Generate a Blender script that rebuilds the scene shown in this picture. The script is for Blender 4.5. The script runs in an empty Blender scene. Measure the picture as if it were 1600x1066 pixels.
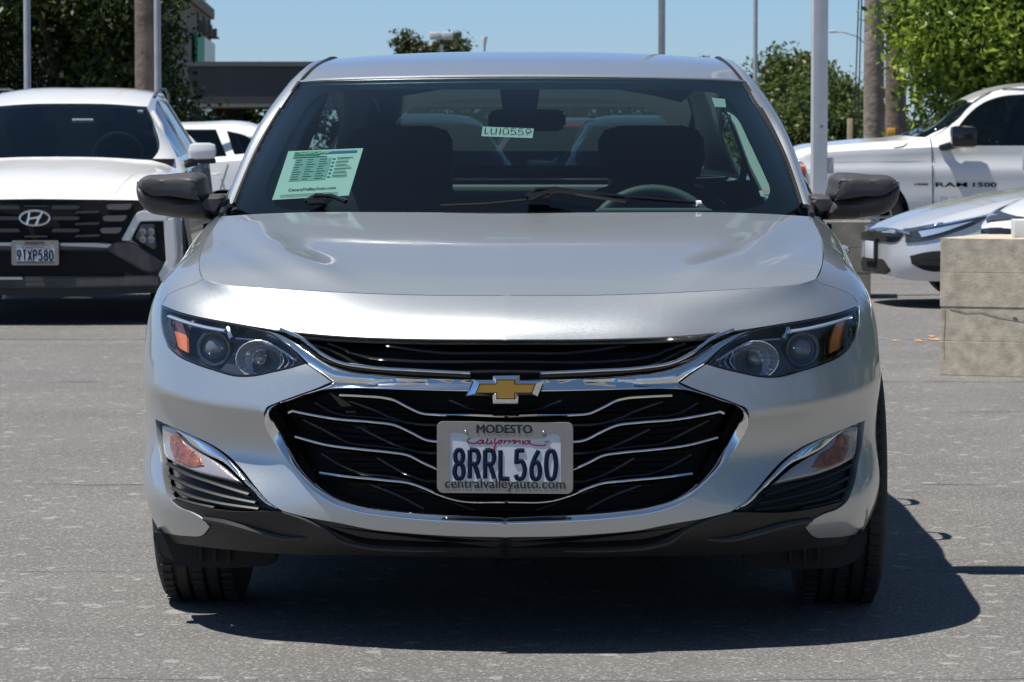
import bpy, bmesh, math, random
import numpy as np
from mathutils import Vector, Matrix, noise as mnoise
from mathutils.bvhtree import BVHTree
from mathutils.geometry import delaunay_2d_cdt

# ---------------------------------------------------------------- camera, sky, sun, exposure
SC = bpy.context.scene
COL = SC.collection
F = 5333.0; HOR = 226.0; CH = 1.2
PITCH = math.atan((533.0 - HOR) / F)
cam_d = bpy.data.cameras.new('camera'); cam = bpy.data.objects.new('camera', cam_d); COL.objects.link(cam)
cam.location = (0, 0, CH); cam.rotation_euler = (math.pi / 2 - PITCH, 0, 0)
cam_d.sensor_width = 36; cam_d.lens = F / 1600 * 36; cam_d.clip_start = 0.1; cam_d.clip_end = 3000
cam_d.dof.use_dof = True; cam_d.dof.focus_distance = 8.6; cam_d.dof.aperture_fstop = 20
SC.camera = cam
SUN = Vector((-0.37, -0.10, 1.0)).normalized()
world = bpy.data.worlds.new('World'); SC.world = world; world.use_nodes = True
wn = world.node_tree.nodes; wl = world.node_tree.links
sky = wn.new('ShaderNodeTexSky'); sky.sky_type = 'NISHITA'; sky.sun_disc = False
sky.sun_elevation = math.asin(SUN.z); sky.sun_rotation = math.atan2(SUN.x, SUN.y)
sky.air_density = 1.0; sky.dust_density = 0.15; sky.ozone_density = 1.6; sky.altitude = 20
bg = wn['Background']; bg.inputs['Strength'].default_value = 0.058
# clear dry-air sky: keep the blue all the way down to the horizon, the same all round
wtc = wn.new('ShaderNodeTexCoord'); wsx = wn.new('ShaderNodeSeparateXYZ'); wl.new(wtc.outputs['Generated'], wsx.inputs[0])
wmr = wn.new('ShaderNodeMapRange'); wmr.inputs[1].default_value = 0.0; wmr.inputs[2].default_value = 0.5; wl.new(wsx.outputs[2], wmr.inputs[0])
wt = wn.new('ShaderNodeMix'); wt.data_type = 'RGBA'; wt.inputs[6].default_value = (.78, 1.10, 1.75, 1); wt.inputs[7].default_value = (.90, 1.0, 1.0, 1); wl.new(wmr.outputs[0], wt.inputs[0])
wm = wn.new('ShaderNodeMix'); wm.data_type = 'RGBA'; wm.blend_type = 'MULTIPLY'; wm.inputs[0].default_value = 1
wl.new(sky.outputs[0], wm.inputs[6]); wl.new(wt.outputs[2], wm.inputs[7]); wl.new(wm.outputs[2], bg.inputs['Color'])
sun_d = bpy.data.lights.new('sun', 'SUN'); sun_d.energy = 5.0; sun_d.angle = math.radians(0.53); sun_d.color = (1.0, 0.955, 0.88)
sun = bpy.data.objects.new('sun', sun_d); COL.objects.link(sun)
sun.rotation_euler = SUN.to_track_quat('Z', 'Y').to_euler(); sun.location = (-4, -2, 12)
SC.view_settings.view_transform = 'Standard'; SC.view_settings.look = 'None'
SC.view_settings.exposure = 0.32; SC.view_settings.gamma = 1.0; SC.view_settings.use_curve_mapping = False
SC.render.engine = 'CYCLES'; SC.cycles.max_bounces = 10; SC.cycles.transparent_max_bounces = 24
SC.cycles.caustics_reflective = False; SC.cycles.caustics_refractive = False

def ray(px, py):
    cx = (px - 800) / F; cy = (533 - py) / F
    c, s = math.cos(PITCH), math.sin(PITCH)
    return Vector((cx, c + cy * s, -s + cy * c))
def at(px, py, d):            # world point seen at a pixel, at world depth y = d
    r = ray(px, py); return Vector((0, 0, CH)) + r * (d / r.y)
def gnd(px, py):
    r = ray(px, py); return Vector((0, 0, CH)) + r * (-CH / r.z)

# ---------------------------------------------------------------- materials
def mat(name, col=(.5, .5, .5), rough=.5, metal=0., coat=0., coat_rough=.03, spec=.5, emit=None, bump=None, var=None, alpha=None):
    m = bpy.data.materials.new(name); m.use_nodes = True
    nt = m.node_tree; b = nt.nodes['Principled BSDF']
    b.inputs['Base Color'].default_value = (*col, 1); b.inputs['Roughness'].default_value = rough
    b.inputs['Metallic'].default_value = metal; b.inputs['Coat Weight'].default_value = coat
    b.inputs['Coat Roughness'].default_value = coat_rough; b.inputs['Specular IOR Level'].default_value = spec
    tc = nt.nodes.new('ShaderNodeTexCoord')
    if var:                   # (scale, amount) colour wear
        n = nt.nodes.new('ShaderNodeTexNoise'); n.inputs['Scale'].default_value = var[0]; n.inputs['Detail'].default_value = 6
        nt.links.new(tc.outputs['Object'], n.inputs['Vector'])
        mx = nt.nodes.new('ShaderNodeMix'); mx.data_type = 'RGBA'
        mx.inputs[6].default_value = (*[c * (1 - var[1]) for c in col], 1); mx.inputs[7].default_value = (*[min(1, c * (1 + var[1])) for c in col], 1)
        cr = nt.nodes.new('ShaderNodeMapRange'); cr.inputs[1].default_value = .3; cr.inputs[2].default_value = .7
        nt.links.new(n.outputs[0], cr.inputs[0]); nt.links.new(cr.outputs[0], mx.inputs[0]); nt.links.new(mx.outputs[2], b.inputs['Base Color'])
    if bump:                  # (scale, strength, distance)
        n = nt.nodes.new('ShaderNodeTexNoise'); n.inputs['Scale'].default_value = bump[0]; n.inputs['Detail'].default_value = 5
        nt.links.new(tc.outputs['Object'], n.inputs['Vector'])
        bp = nt.nodes.new('ShaderNodeBump'); bp.inputs['Strength'].default_value = bump[1]; bp.inputs['Distance'].default_value = bump[2]
        nt.links.new(n.outputs[0], bp.inputs['Height']); nt.links.new(bp.outputs[0], b.inputs['Normal'])
    return m
def glass(name, tint, rough=0.0, ior=1.5, dirt=0.0):   # thin glass: tinted transparency under a fresnel reflection
    m = bpy.data.materials.new(name); m.use_nodes = True; nt = m.node_tree; nt.nodes.clear()
    o = nt.nodes.new('ShaderNodeOutputMaterial'); t = nt.nodes.new('ShaderNodeBsdfTransparent'); g = nt.nodes.new('ShaderNodeBsdfGlossy')
    t.inputs[0].default_value = (*tint, 1); g.inputs['Roughness'].default_value = rough; g.inputs[0].default_value = (1, 1, 1, 1)
    lw = nt.nodes.new('ShaderNodeLayerWeight'); lw.inputs[0].default_value = .5; f0 = ((ior - 1) / (ior + 1)) ** 2
    pw = nt.nodes.new('ShaderNodeMath'); pw.operation = 'POWER'; pw.inputs[1].default_value = 4.8; nt.links.new(lw.outputs['Facing'], pw.inputs[0])
    fr = nt.nodes.new('ShaderNodeMapRange'); fr.inputs[3].default_value = f0 * 1.3; fr.inputs[4].default_value = 1.0; nt.links.new(pw.outputs[0], fr.inputs[0])
    mx = nt.nodes.new('ShaderNodeMixShader'); nt.links.new(fr.outputs[0], mx.inputs[0])
    src = t
    if dirt:
        d = nt.nodes.new('ShaderNodeBsdfDiffuse'); d.inputs[0].default_value = (.5, .5, .48, 1)
        m2 = nt.nodes.new('ShaderNodeMixShader'); m2.inputs[0].default_value = dirt
        nt.links.new(t.outputs[0], m2.inputs[1]); nt.links.new(d.outputs[0], m2.inputs[2]); src = m2
    nt.links.new(src.outputs[0], mx.inputs[1]); nt.links.new(g.outputs[0], mx.inputs[2]); nt.links.new(mx.outputs[0], o.inputs[0])
    return m
def metallic_paint(name, col, metal=.85, rough=.34, dust=.06):
    m = mat(name, col, rough, metal, 1.0, .03)
    nt = m.node_tree; b = nt.nodes['Principled BSDF']; tc = nt.nodes.new('ShaderNodeTexCoord')
    v = nt.nodes.new('ShaderNodeTexVoronoi'); v.inputs['Scale'].default_value = 900
    nt.links.new(tc.outputs['Object'], v.inputs['Vector'])
    # flakes: tilt of each tiny cell, felt by the base coat only
    sub = nt.nodes.new('ShaderNodeVectorMath'); sub.operation = 'SUBTRACT'; sub.inputs[1].default_value = (.5, .5, .5)
    sc = nt.nodes.new('ShaderNodeVectorMath'); sc.operation = 'SCALE'; sc.inputs['Scale'].default_value = .11
    geo = nt.nodes.new('ShaderNodeNewGeometry'); ad = nt.nodes.new('ShaderNodeVectorMath'); nm = nt.nodes.new('ShaderNodeVectorMath'); nm.operation = 'NORMALIZE'
    nt.links.new(v.outputs['Color'], sub.inputs[0]); nt.links.new(sub.outputs[0], sc.inputs[0]); nt.links.new(sc.outputs[0], ad.inputs[0])
    nt.links.new(geo.outputs['Normal'], ad.inputs[1]); nt.links.new(ad.outputs[0], nm.inputs[0]); nt.links.new(nm.outputs[0], b.inputs['Normal'])
    n = nt.nodes.new('ShaderNodeTexNoise'); n.inputs['Scale'].default_value = 7; n.inputs['Detail'].default_value = 9
    nt.links.new(tc.outputs['Object'], n.inputs['Vector'])
    mr = nt.nodes.new('ShaderNodeMapRange'); mr.inputs[1].default_value = .45; mr.inputs[2].default_value = .75; mr.inputs[3].default_value = .03; mr.inputs[4].default_value = .03 + dust
    nt.links.new(n.outputs[0], mr.inputs[0]); nt.links.new(mr.outputs[0], b.inputs['Coat Roughness'])
    return m
M = {}
M['silver'] = metallic_paint('silver_paint', (.53, .555, .57), .85, .45)
M['chrome'] = mat('chrome', (.80, .82, .85), .07, 1.0, bump=(60, .02, .001))
M['white_paint'] = mat('white_paint', (.80, .80, .79), .35, 0, 1.0, .04, var=(3, .02))
M['silver_blue'] = metallic_paint('pale_silver_paint', (.60, .62, .66), .35, .4)
M['red_paint'] = mat('red_paint', (.45, .02, .02), .35, .2, 1.0, .04)
M['black_gloss'] = mat('gloss_black_plastic', (.012, .012, .013), .18, 0, .3, bump=(300, .05, .0005))
M['black_plastic'] = mat('grained_black_plastic', (.014, .014, .0155), .48, bump=(500, .25, .0008), var=(9, .25))
M['grey_plastic'] = mat('weathered_grey_plastic', (.062, .060, .062), .50, bump=(450, .35, .001), var=(14, .2))
M['black_void'] = mat('matt_black_liner', (.008, .008, .009), .9)
M['gold'] = mat('gold_emblem', (.60, .33, .07), .34, .85, .5, bump=(40, .05, .001))
M['rubber'] = mat('tyre_rubber', (.022, .022, .022), .75, bump=(200, .2, .001), var=(20, .3))
M['alloy'] = mat('alloy_rim', (.5, .51, .52), .3, .9)
M['amber'] = mat('amber_lens', (.30, .065, .02), .22, 0, .8, bump=(160, .8, .004), var=(60, .35))
M['amber_bright'] = mat('amber_side_reflector', (.75, .20, .04), .25, 0, .8)
M['clear_lamp'] = mat('ribbed_clear_lamp', (.42, .40, .42), .2, .4, 1.0, bump=(110, .5, .003))
M['reflector'] = mat('lamp_reflector', (.80, .83, .88), .22, .65, .6)
M['lamp_dark'] = mat('lamp_housing_dark', (.050, .055, .065), .28, .2, .5)
M['lamp_glass'] = glass('headlamp_cover_glass', (.96, .97, .98), dirt=.003)
M['windshield'] = glass('windshield_glass', (.40, .54, .52), ior=1.52, dirt=.004)
M['side_glass'] = glass('side_glass', (.34, .42, .41), ior=1.5)
M['dark_glass'] = glass('dark_car_glass', (.22, .26, .27), ior=1.5)
M['frit'] = mat('black_frit', (.01, .012, .015), .12, 0, .6)
M['seat'] = mat('dark_seat_cloth', (.030, .031, .035), .9, bump=(250, .4, .002), var=(30, .2))
M['dash'] = mat('dashboard_plastic', (.035, .036, .038), .6, bump=(300, .2, .001))
M['wheel_grip'] = mat('steering_wheel_leather', (.17, .175, .17), .5, bump=(200, .1, .001))
M['trim_light'] = mat('light_grey_trim', (.42, .42, .41), .7)
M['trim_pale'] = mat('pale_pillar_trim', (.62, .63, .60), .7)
M['plate'] = mat('plate_white', (.62, .66, .72), .35, 0, .3, bump=(35, .15, .003), var=(25, .06))
M['plate_frame'] = mat('plate_frame_metal', (.30, .28, .255), .38, .35, bump=(120, .08, .001), var=(16, .08))
M['ink'] = mat('black_ink', (.015, .015, .016), .6)
M['navy'] = mat('navy_ink', (.006, .014, .042), .6, spec=.15)
M['smoked_amber'] = mat('smoked_amber_lens', (.24, .085, .05), .2, .1, .9, bump=(90, .9, .006), var=(45, .45))
M['red_ink'] = mat('red_ink', (.45, .02, .03), .5)
M['screw'] = mat('screw_metal', (.55, .53, .50), .25, 1.0)
M['paper'] = mat('window_paper', (.90, .97, .92), .7)
M['paper_grey'] = mat('paper_grey_print', (.40, .60, .56), .7)
M['teal'] = mat('teal_print', (.02, .36, .40), .6)
M['blue_ink'] = mat('blue_print', (.02, .20, .48), .6)
M['green_ink'] = mat('green_print', (.03, .36, .16), .6)
M['white'] = mat('white_sticker', (.82, .84, .82), .5)
M['mirror'] = mat('mirror_glass', (.85, .87, .88), .01, 1.0)

# ---------------------------------------------------------------- object helpers
def tag(o, label=None, cat=None, group=None, kind=None):
    if label: o['label'] = label
    if cat: o['category'] = cat
    if group: o['group'] = group
    if kind: o['kind'] = kind
    return o
def thing(name, loc, label, cat, group=None, rz=0.):
    o = bpy.data.objects.new(name, None); COL.objects.link(o); o.empty_display_size = .2
    o.location = loc; o.rotation_euler = (0, 0, rz); return tag(o, label, cat, group)
def link(name, me, material, parent=None, smooth=True, angle=38):
    if isinstance(material, str): material = M[material]
    if material is not None and not me.materials: me.materials.append(material)
    if smooth and len(me.polygons):
        me.polygons.foreach_set('use_smooth', [True] * len(me.polygons)); me.set_sharp_from_angle(angle=math.radians(angle))
    o = bpy.data.objects.new(name, me); COL.objects.link(o)
    if parent is not None: o.parent = parent
    return o
def mesh(name, V, Fc):
    me = bpy.data.meshes.new(name); me.from_pydata([tuple(map(float, v)) for v in V], [], [tuple(map(int, f)) for f in Fc]); me.validate(); me.update(); return me
def mk(name, V, Fc, material, parent=None, smooth=True, angle=38):
    return link(name, mesh(name, V, Fc), material, parent, smooth, angle)
class MB:                     # collects shapes that form ONE mesh
    def __init__(s): s.v = []; s.f = []; s.m = []; s.mi = 0
    def add(s, V, Fc):
        n = len(s.v); s.v += [tuple(map(float, p)) for p in V]; s.f += [tuple(int(i) + n for i in f) for f in Fc]; s.m += [s.mi] * len(Fc); return s
    def mirror(s):
        n = len(s.v); s.v += [(-a, b, c) for a, b, c in s.v[:n]]; s.f += [tuple(i + n for i in reversed(f)) for f in s.f[:]]; s.m += s.m[:]; return s
    def flipx(s):
        s.v = [(-a, b, c) for a, b, c in s.v]; s.f = [tuple(reversed(f)) for f in s.f]; return s
    def box(s, c, d, rz=0, rx=0, bevel=0, ry=0):
        bm = bmesh.new(); bmesh.ops.create_cube(bm, size=1)
        bmesh.ops.scale(bm, vec=d, verts=bm.verts)
        if bevel: bmesh.ops.bevel(bm, geom=bm.edges[:], offset=bevel, segments=2, profile=.6, affect='EDGES')
        bm.transform(Matrix.Translation(Vector(c)) @ Matrix.Rotation(rz, 4, 'Z') @ Matrix.Rotation(ry, 4, 'Y') @ Matrix.Rotation(rx, 4, 'X'))
        bm.verts.index_update(); s.add([v.co for v in bm.verts], [[v.index for v in f.verts] for f in bm.faces]); bm.free(); return s
    def tube(s, pts, r, seg=8, cap=True, flat=1.0, up=(0, 0, 1)):   # r number or list; flat squashes along 'up' side
        pts = [Vector(p) for p in pts]; n = len(pts); R = r if hasattr(r, '__len__') else [r] * n
        V = []; up = Vector(up)
        for i, p in enumerate(pts):
            t = (pts[min(i + 1, n - 1)] - pts[max(i - 1, 0)]).normalized()
            a = t.cross(up)
            if a.length < 1e-4: a = t.cross(Vector((1, 0, .01)))
            a.normalize(); b = a.cross(t).normalized()
            for k in range(seg):
                w = 2 * math.pi * k / seg; V.append(p + (a * math.cos(w) + b * math.sin(w) * flat) * R[i])
        Fc = [[i * seg + k, i * seg + (k + 1) % seg, (i + 1) * seg + (k + 1) % seg, (i + 1) * seg + k] for i in range(n - 1) for k in range(seg)]
        if cap: Fc += [list(range(seg))[::-1], [(n - 1) * seg + k for k in range(seg)]]
        return s.add(V, Fc)
    def lathe(s, prof, c, axis='Z', seg=32, close=False):      # prof list of (r, h)
        V = []; c = Vector(c)
        for r, h in prof:
            for k in range(seg):
                a = 2 * math.pi * k / seg; x, y = r * math.cos(a), r * math.sin(a)
                V.append(c + (Vector((x, y, h)) if axis == 'Z' else Vector((h, x, y)) if axis == 'X' else Vector((x, h, y))))
        n = len(prof); Fc = [[i * seg + k, i * seg + (k + 1) % seg, (i + 1) * seg + (k + 1) % seg, (i + 1) * seg + k] for i in range(n - 1) for k in range(seg)]
        if axis == 'Y': Fc = [f[::-1] for f in Fc]
        if close: Fc += [list(range(seg))[::-1], [(n - 1) * seg + k for k in range(seg)]]
        return s.add(V, Fc)
    def prism(s, poly, o, u, v, n, depth, bevel=0.):      # polygon in plane (o,u,v), thickness along n
        o, u, v, n = map(Vector, (o, u, v, n)); bm = bmesh.new()
        vs = [bm.verts.new(o + u * a + v * b) for a, b in poly]; f = bm.faces.new(vs)
        r = bmesh.ops.extrude_face_region(bm, geom=[f]); bmesh.ops.translate(bm, vec=n * depth, verts=[g for g in r['geom'] if isinstance(g, bmesh.types.BMVert)])
        bmesh.ops.recalc_face_normals(bm, faces=bm.faces)
        if bevel:
            bm.faces.ensure_lookup_table(); bmesh.ops.bevel(bm, geom=[e for e in bm.edges], offset=bevel, segments=2, affect='EDGES')
        bm.verts.index_update(); s.add([x.co for x in bm.verts], [[x.index for x in g.verts] for g in bm.faces]); bm.free(); return s
    def build(s, name, material, parent=None, smooth=True, angle=38, weld=0):
        me = mesh(name, s.v, s.f)
        if isinstance(material, (list, tuple)):
            for x in material: me.materials.append(M[x] if isinstance(x, str) else x)
            if len(me.polygons) == len(s.m): me.polygons.foreach_set('material_index', s.m)
            material = None
        if weld:
            bm = bmesh.new(); bm.from_mesh(me); bmesh.ops.remove_doubles(bm, verts=bm.verts, dist=weld); bm.to_mesh(me); bm.free()
        return link(name, me, material, parent, smooth, angle)
def text_mb(body, size=1.0, bold=0.0, shear=0.0, space=1.0, align='CENTER', ext=0.0):    # flat lettering as vertices/faces, baseline at 0
    cu = bpy.data.curves.new('txt', 'FONT'); cu.body = body; cu.size = size; cu.align_x = align; cu.offset = bold; cu.shear = shear; cu.space_character = space; cu.extrude = ext
    cu.resolution_u = 3
    o = bpy.data.objects.new('txt', cu); COL.objects.link(o); dg = bpy.context.evaluated_depsgraph_get(); dg.update()
    me = bpy.data.meshes.new_from_object(o.evaluated_get(dg)); V = [tuple(v.co) for v in me.vertices]; Fc = [tuple(p.vertices) for p in me.polygons]
    bpy.data.objects.remove(o); bpy.data.curves.remove(cu); bpy.data.meshes.remove(me); return V, Fc
def put_text(mb, body, o, u, v, w=None, h=None, **k):         # width/height in metres; o centre of baseline
    V, Fc = text_mb(body, **k)
    if not V: return
    A = np.array(V); lo, hi = A.min(0), A.max(0); cx = (lo[0] + hi[0]) / 2
    sx = w / (hi[0] - lo[0]) if w else None; sy = h / (hi[1] - lo[1]) if h else sx
    if sx is None: sx = sy
    o, u, v = Vector(o), Vector(u), Vector(v)
    mb.add([o + u * ((p[0] - cx) * sx) + v * ((p[1] - lo[1]) * sy) for p in V], Fc)

# ---------------------------------------------------------------- curves and smooth surfaces
def cr_curve(pts, step, closed=False):
    """Catmull-Rom through points; a third value 1 marks a sharp corner."""
    P = [np.array(p[:2], float) for p in pts]; K = [len(p) > 2 and p[2] == 1 for p in pts]; n = len(P); out = []
    for i in range(n if closed else n - 1):
        a, b = P[i], P[(i + 1) % n]
        p0 = P[i - 1] if (closed or i > 0) and not K[i] else a - (b - a)
        j = (i + 2) % n; p3 = P[j] if (closed or i + 2 < n) and not K[(i + 1) % n] else b + (b - a)
        L = np.linalg.norm(b - a); m = max(1, int(math.ceil(L / step)))
        d0 = max(np.linalg.norm(a - p0), 1e-6); d2 = max(np.linalg.norm(p3 - b), 1e-6)
        t0 = ((b - a) / max(L, 1e-6) * (d0 / (d0 + L)) + (a - p0) / d0 * (L / (d0 + L))) * L
        t1 = ((b - a) / max(L, 1e-6) * (d2 / (d2 + L)) + (p3 - b) / d2 * (L / (d2 + L))) * L
        for k in range(m):
            t = k / m; t2, t3 = t * t, t * t * t
            out.append((2 * t3 - 3 * t2 + 1) * a + (t3 - 2 * t2 + t) * t0 + (-2 * t3 + 3 * t2) * b + (t3 - t2) * t1)
    if not closed: out.append(P[-1])
    return np.array(out)
def _natural(k):              # spline operator: returns function t -> weights over knots (natural cubic)
    n = len(k); k = np.array(k, float); h = np.diff(k)
    if n == 2:
        return lambda t: np.stack([1 - (t - k[0]) / h[0], (t - k[0]) / h[0]], 1)
    A = np.eye(n); B = np.zeros((n, n))
    for i in range(1, n - 1):
        A[i, i - 1] = h[i - 1]; A[i, i] = 2 * (h[i - 1] + h[i]); A[i, i + 1] = h[i]
        B[i, i - 1] += 6 / h[i - 1]; B[i, i] -= 6 / h[i - 1] + 6 / h[i]; B[i, i + 1] += 6 / h[i]
    S = np.linalg.solve(A, B)
    def w(t):
        i = np.clip(np.searchsorted(k, t) - 1, 0, n - 2); hh = h[i]; a = (k[i + 1] - t) / hh; b = (t - k[i]) / hh; W = np.zeros((len(t), n)); r = np.arange(len(t))
        W[r, i] += a; W[r, i + 1] += b
        ca = (a ** 3 - a) * hh ** 2 / 6; cb = (b ** 3 - b) * hh ** 2 / 6
        return W + ca[:, None] * S[i] + cb[:, None] * S[i + 1]
    return w
def spline_op(k, breaks=()):
    br = [0] + sorted(breaks) + [len(k) - 1]; ops = [(_natural(k[a:b + 1]), a, b) for a, b in zip(br[:-1], br[1:])]
    def w(t):
        t = np.asarray(t, float); W = np.zeros((len(t), len(k)))
        for q, (op, a, b) in enumerate(ops):
            m = (t >= k[a] if q else t > -1e9) & (t < k[b] if q < len(ops) - 1 else t < 1e9)
            if m.any(): W[np.ix_(np.where(m)[0], range(a, b + 1))] = op(t[m])
        return W
    return w
class Surf:
    """Smooth surface through a grid of points G[col][row]; (u,v) run along columns and rows in metres."""
    def __init__(s, G, u0=0, ubreaks=(), vbreaks=(), disp=None, res=(150, 90), xf=None):
        s.G = np.array(G, float); C, R, _ = s.G.shape
        du = np.linalg.norm(np.diff(s.G, axis=0), axis=2).mean(1); dv = np.linalg.norm(np.diff(s.G, axis=1), axis=2).mean(0)
        s.ku = np.concatenate([[0], np.cumsum(du)]); s.ku -= s.ku[u0]; s.kv = np.concatenate([[0], np.cumsum(dv)])
        s.wu = spline_op(s.ku, ubreaks); s.wv = spline_op(s.kv, vbreaks); s.disp = disp
        nu, nv = res; us = np.linspace(s.ku[0], s.ku[-1], nu); vs = np.linspace(s.kv[0], s.kv[-1], nv)
        U, V = np.meshgrid(us, vs, indexing='ij'); s.UV = np.stack([U.ravel(), V.ravel()], 1); P = s.ev(s.UV)
        f = []
        for i in range(nu - 1):
            for j in range(nv - 1):
                a = i * nv + j; f.append((a, a + nv, a + nv + 1)); f.append((a, a + nv + 1, a + 1))
        s.T = f; s.P = P; s.bvh = BVHTree.FromPolygons([tuple(p) for p in P], f); s.res = res
    def ev(s, UV, off=0.):
        UV = np.atleast_2d(UV); P = np.einsum('mc,mr,crk->mk', s.wu(UV[:, 0]), s.wv(UV[:, 1]), s.G, optimize=True)
        if s.disp is not None: P = s.disp(P, UV)
        if np.any(off): P = P + s.nrm(UV) * (off[:, None] if hasattr(off, '__len__') else off)
        return P
    def nrm(s, UV):           # unit normal, outward: away from car centre
        e = 1e-3; a = s.ev(UV + [e, 0]) - s.ev(UV - [e, 0]); b = s.ev(UV + [0, e]) - s.ev(UV - [0, e]); n = np.cross(a, b)
        n /= np.linalg.norm(n, axis=1)[:, None] + 1e-12; return n
    def hit(s, o, d):
        h = s.bvh.ray_cast(Vector(o), Vector(d).normalized())
        if h[0] is None: return None
        a, b, c = s.T[h[2]]; P = s.P; q = np.array(h[0]); v0 = P[b] - P[a]; v1 = P[c] - P[a]; v2 = q - P[a]
        d00, d01, d11, d20, d21 = v0 @ v0, v0 @ v1, v1 @ v1, v2 @ v0, v2 @ v1; den = d00 * d11 - d01 * d01
        bb = (d11 * d20 - d01 * d21) / den; cc = (d00 * d21 - d01 * d20) / den
        return s.UV[a] * (1 - bb - cc) + s.UV[b] * bb + s.UV[c] * cc
def in_poly(P, poly):
    x, y = P[:, 0], P[:, 1]; ins = np.zeros(len(P), bool); n = len(poly)
    for i in range(n):
        x1, y1 = poly[i]; x2, y2 = poly[(i + 1) % n]
        if y1 == y2: continue
        c = ((y1 > y) != (y2 > y)) & (x < (x2 - x1) * (y - y1) / (y2 - y1) + x1); ins ^= c
    return ins
def dist_poly(P, poly, closed=True):
    d = np.full(len(P), 1e9); n = len(poly)
    for i in range(n if closed else n - 1):
        a = poly[i]; b = poly[(i + 1) % n]; ab = b - a; L = ab @ ab
        if L < 1e-14: continue
        t = np.clip(((P - a) @ ab) / L, 0, 1); q = a + t[:, None] * ab; d = np.minimum(d, np.linalg.norm(P - q, axis=1))
    return d
def _inset(poly, d):
    P = np.array(poly); A = 0.5 * np.sum(P[:, 0] * np.roll(P[:, 1], -1) - np.roll(P[:, 0], -1) * P[:, 1]); sg = 1 if A > 0 else -1
    t = np.roll(P, -1, 0) - np.roll(P, 1, 0); t /= np.linalg.norm(t, axis=1)[:, None] + 1e-9
    return P + sg * d * np.stack([-t[:, 1], t[:, 0]], 1)
def cdt(polys, step, extra=None, near=None, rings=None):
    """Fill outer polygon polys[0] minus the rest. Returns points (m,2), triangles, list of boundary index loops."""
    allp = np.concatenate(polys); lo, hi = allp.min(0), allp.max(0)
    xs = np.arange(lo[0], hi[0], step); ys = np.arange(lo[1], hi[1], step * .87)
    g = np.array([(x + (step / 2 if j % 2 else 0), y) for j, y in enumerate(ys) for x in xs]) if len(xs) and len(ys) else np.zeros((0, 2))
    if extra is not None: g = np.concatenate([g, extra])
    if len(g):
        k = in_poly(g, polys[0])
        for h in polys[1:]: k &= ~in_poly(g, h)
        g = g[k]
    if len(g):
        dd = np.full(len(g), 1e9)
        for p in polys: dd = np.minimum(dd, dist_poly(g, p))
        g = g[dd > (step * (near or .4) if rings is None else rings[-1] + step * .6)]
    if rings is not None:
        for d in rings:
            for p, sg in [(p, 1 if i == 0 else -1) for i, p in enumerate(polys)]:
                q = _inset(p, d * sg); dd = np.full(len(q), 1e9)
                for r in polys: dd = np.minimum(dd, dist_poly(q, r))
                ok = (dd > d * .93) & in_poly(q, polys[0])
                for h in polys[1:]: ok &= ~in_poly(q, h)
                g = np.concatenate([g, q[ok]])
    pts = []; edges = []
    for p in polys:
        n0 = len(pts); pts += list(p); edges += [(n0 + i, n0 + (i + 1) % len(p)) for i in range(len(p))]
    pts += list(g)
    V, E, Fc, ov, oe, of = delaunay_2d_cdt([Vector((float(a), float(b))) for a, b in pts], edges, [], 0, 1e-7)
    V = np.array([(v.x, v.y) for v in V]); T = np.array(Fc); cen = V[T].mean(1); k = in_poly(cen, polys[0])
    for h in polys[1:]: k &= ~in_poly(cen, h)
    return V, T[k]
def dens(P, m):
    out = []
    for i in range(len(P)):
        a, b = P[i], P[(i + 1) % len(P)]; k = max(1, int(math.ceil(np.linalg.norm(b - a) / m)))
        out += [a + (b - a) * j / k for j in range(k)]
    return np.array(out)
def panel(S, polys, step=.02, off=0., rim=.012, pillow=None, ramp=None):
    """Cut a panel out of surface S. pillow=(height,width): rounded edges rising to height over width. Returns (V,F)."""
    polys = [dens(np.array(p), step * 1.3) for p in polys]
    V, T = cdt(polys, step, rings=[pillow[1] * f for f in (.1, .3, .6, 1.)] if pillow else None)
    o = np.full(len(V), float(off))
    if pillow:
        h, w = pillow; d = np.full(len(V), 1e9)
        for p in polys: d = np.minimum(d, dist_poly(V, p))
        t = np.clip(d / w, 0, 1); o = o + h * np.sqrt(np.clip(1 - (1 - t) ** 2, 0, 1))
    if ramp is not None: o = o + ramp(V)
    P = S.ev(V) + S.nrm(V) * o[:, None]
    N = S.nrm(V)
    a, b, c = P[T[:, 0]], P[T[:, 1]], P[T[:, 2]]; fn = np.cross(b - a, c - a); s = (fn * N[T[:, 0]]).sum(1)
    T = np.where((s < 0)[:, None], T[:, ::-1], T)
    Fc = [tuple(t) for t in T]; Vn = [tuple(p) for p in P]
    if rim:
        from collections import defaultdict
        ec = defaultdict(int)
        for t in Fc:
            for i in range(3): ec[(t[i], t[(i + 1) % 3])] += 1
        be = [e for e in ec if (e[1], e[0]) not in ec]; idx = {}
        Q = P - N * rim
        for e in be:
            for i in e:
                if i not in idx: idx[i] = len(Vn); Vn.append(tuple(Q[i]))
        for a_, b_ in be: Fc.append((b_, a_, idx[a_], idx[b_]))
    return Vn, Fc
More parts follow.
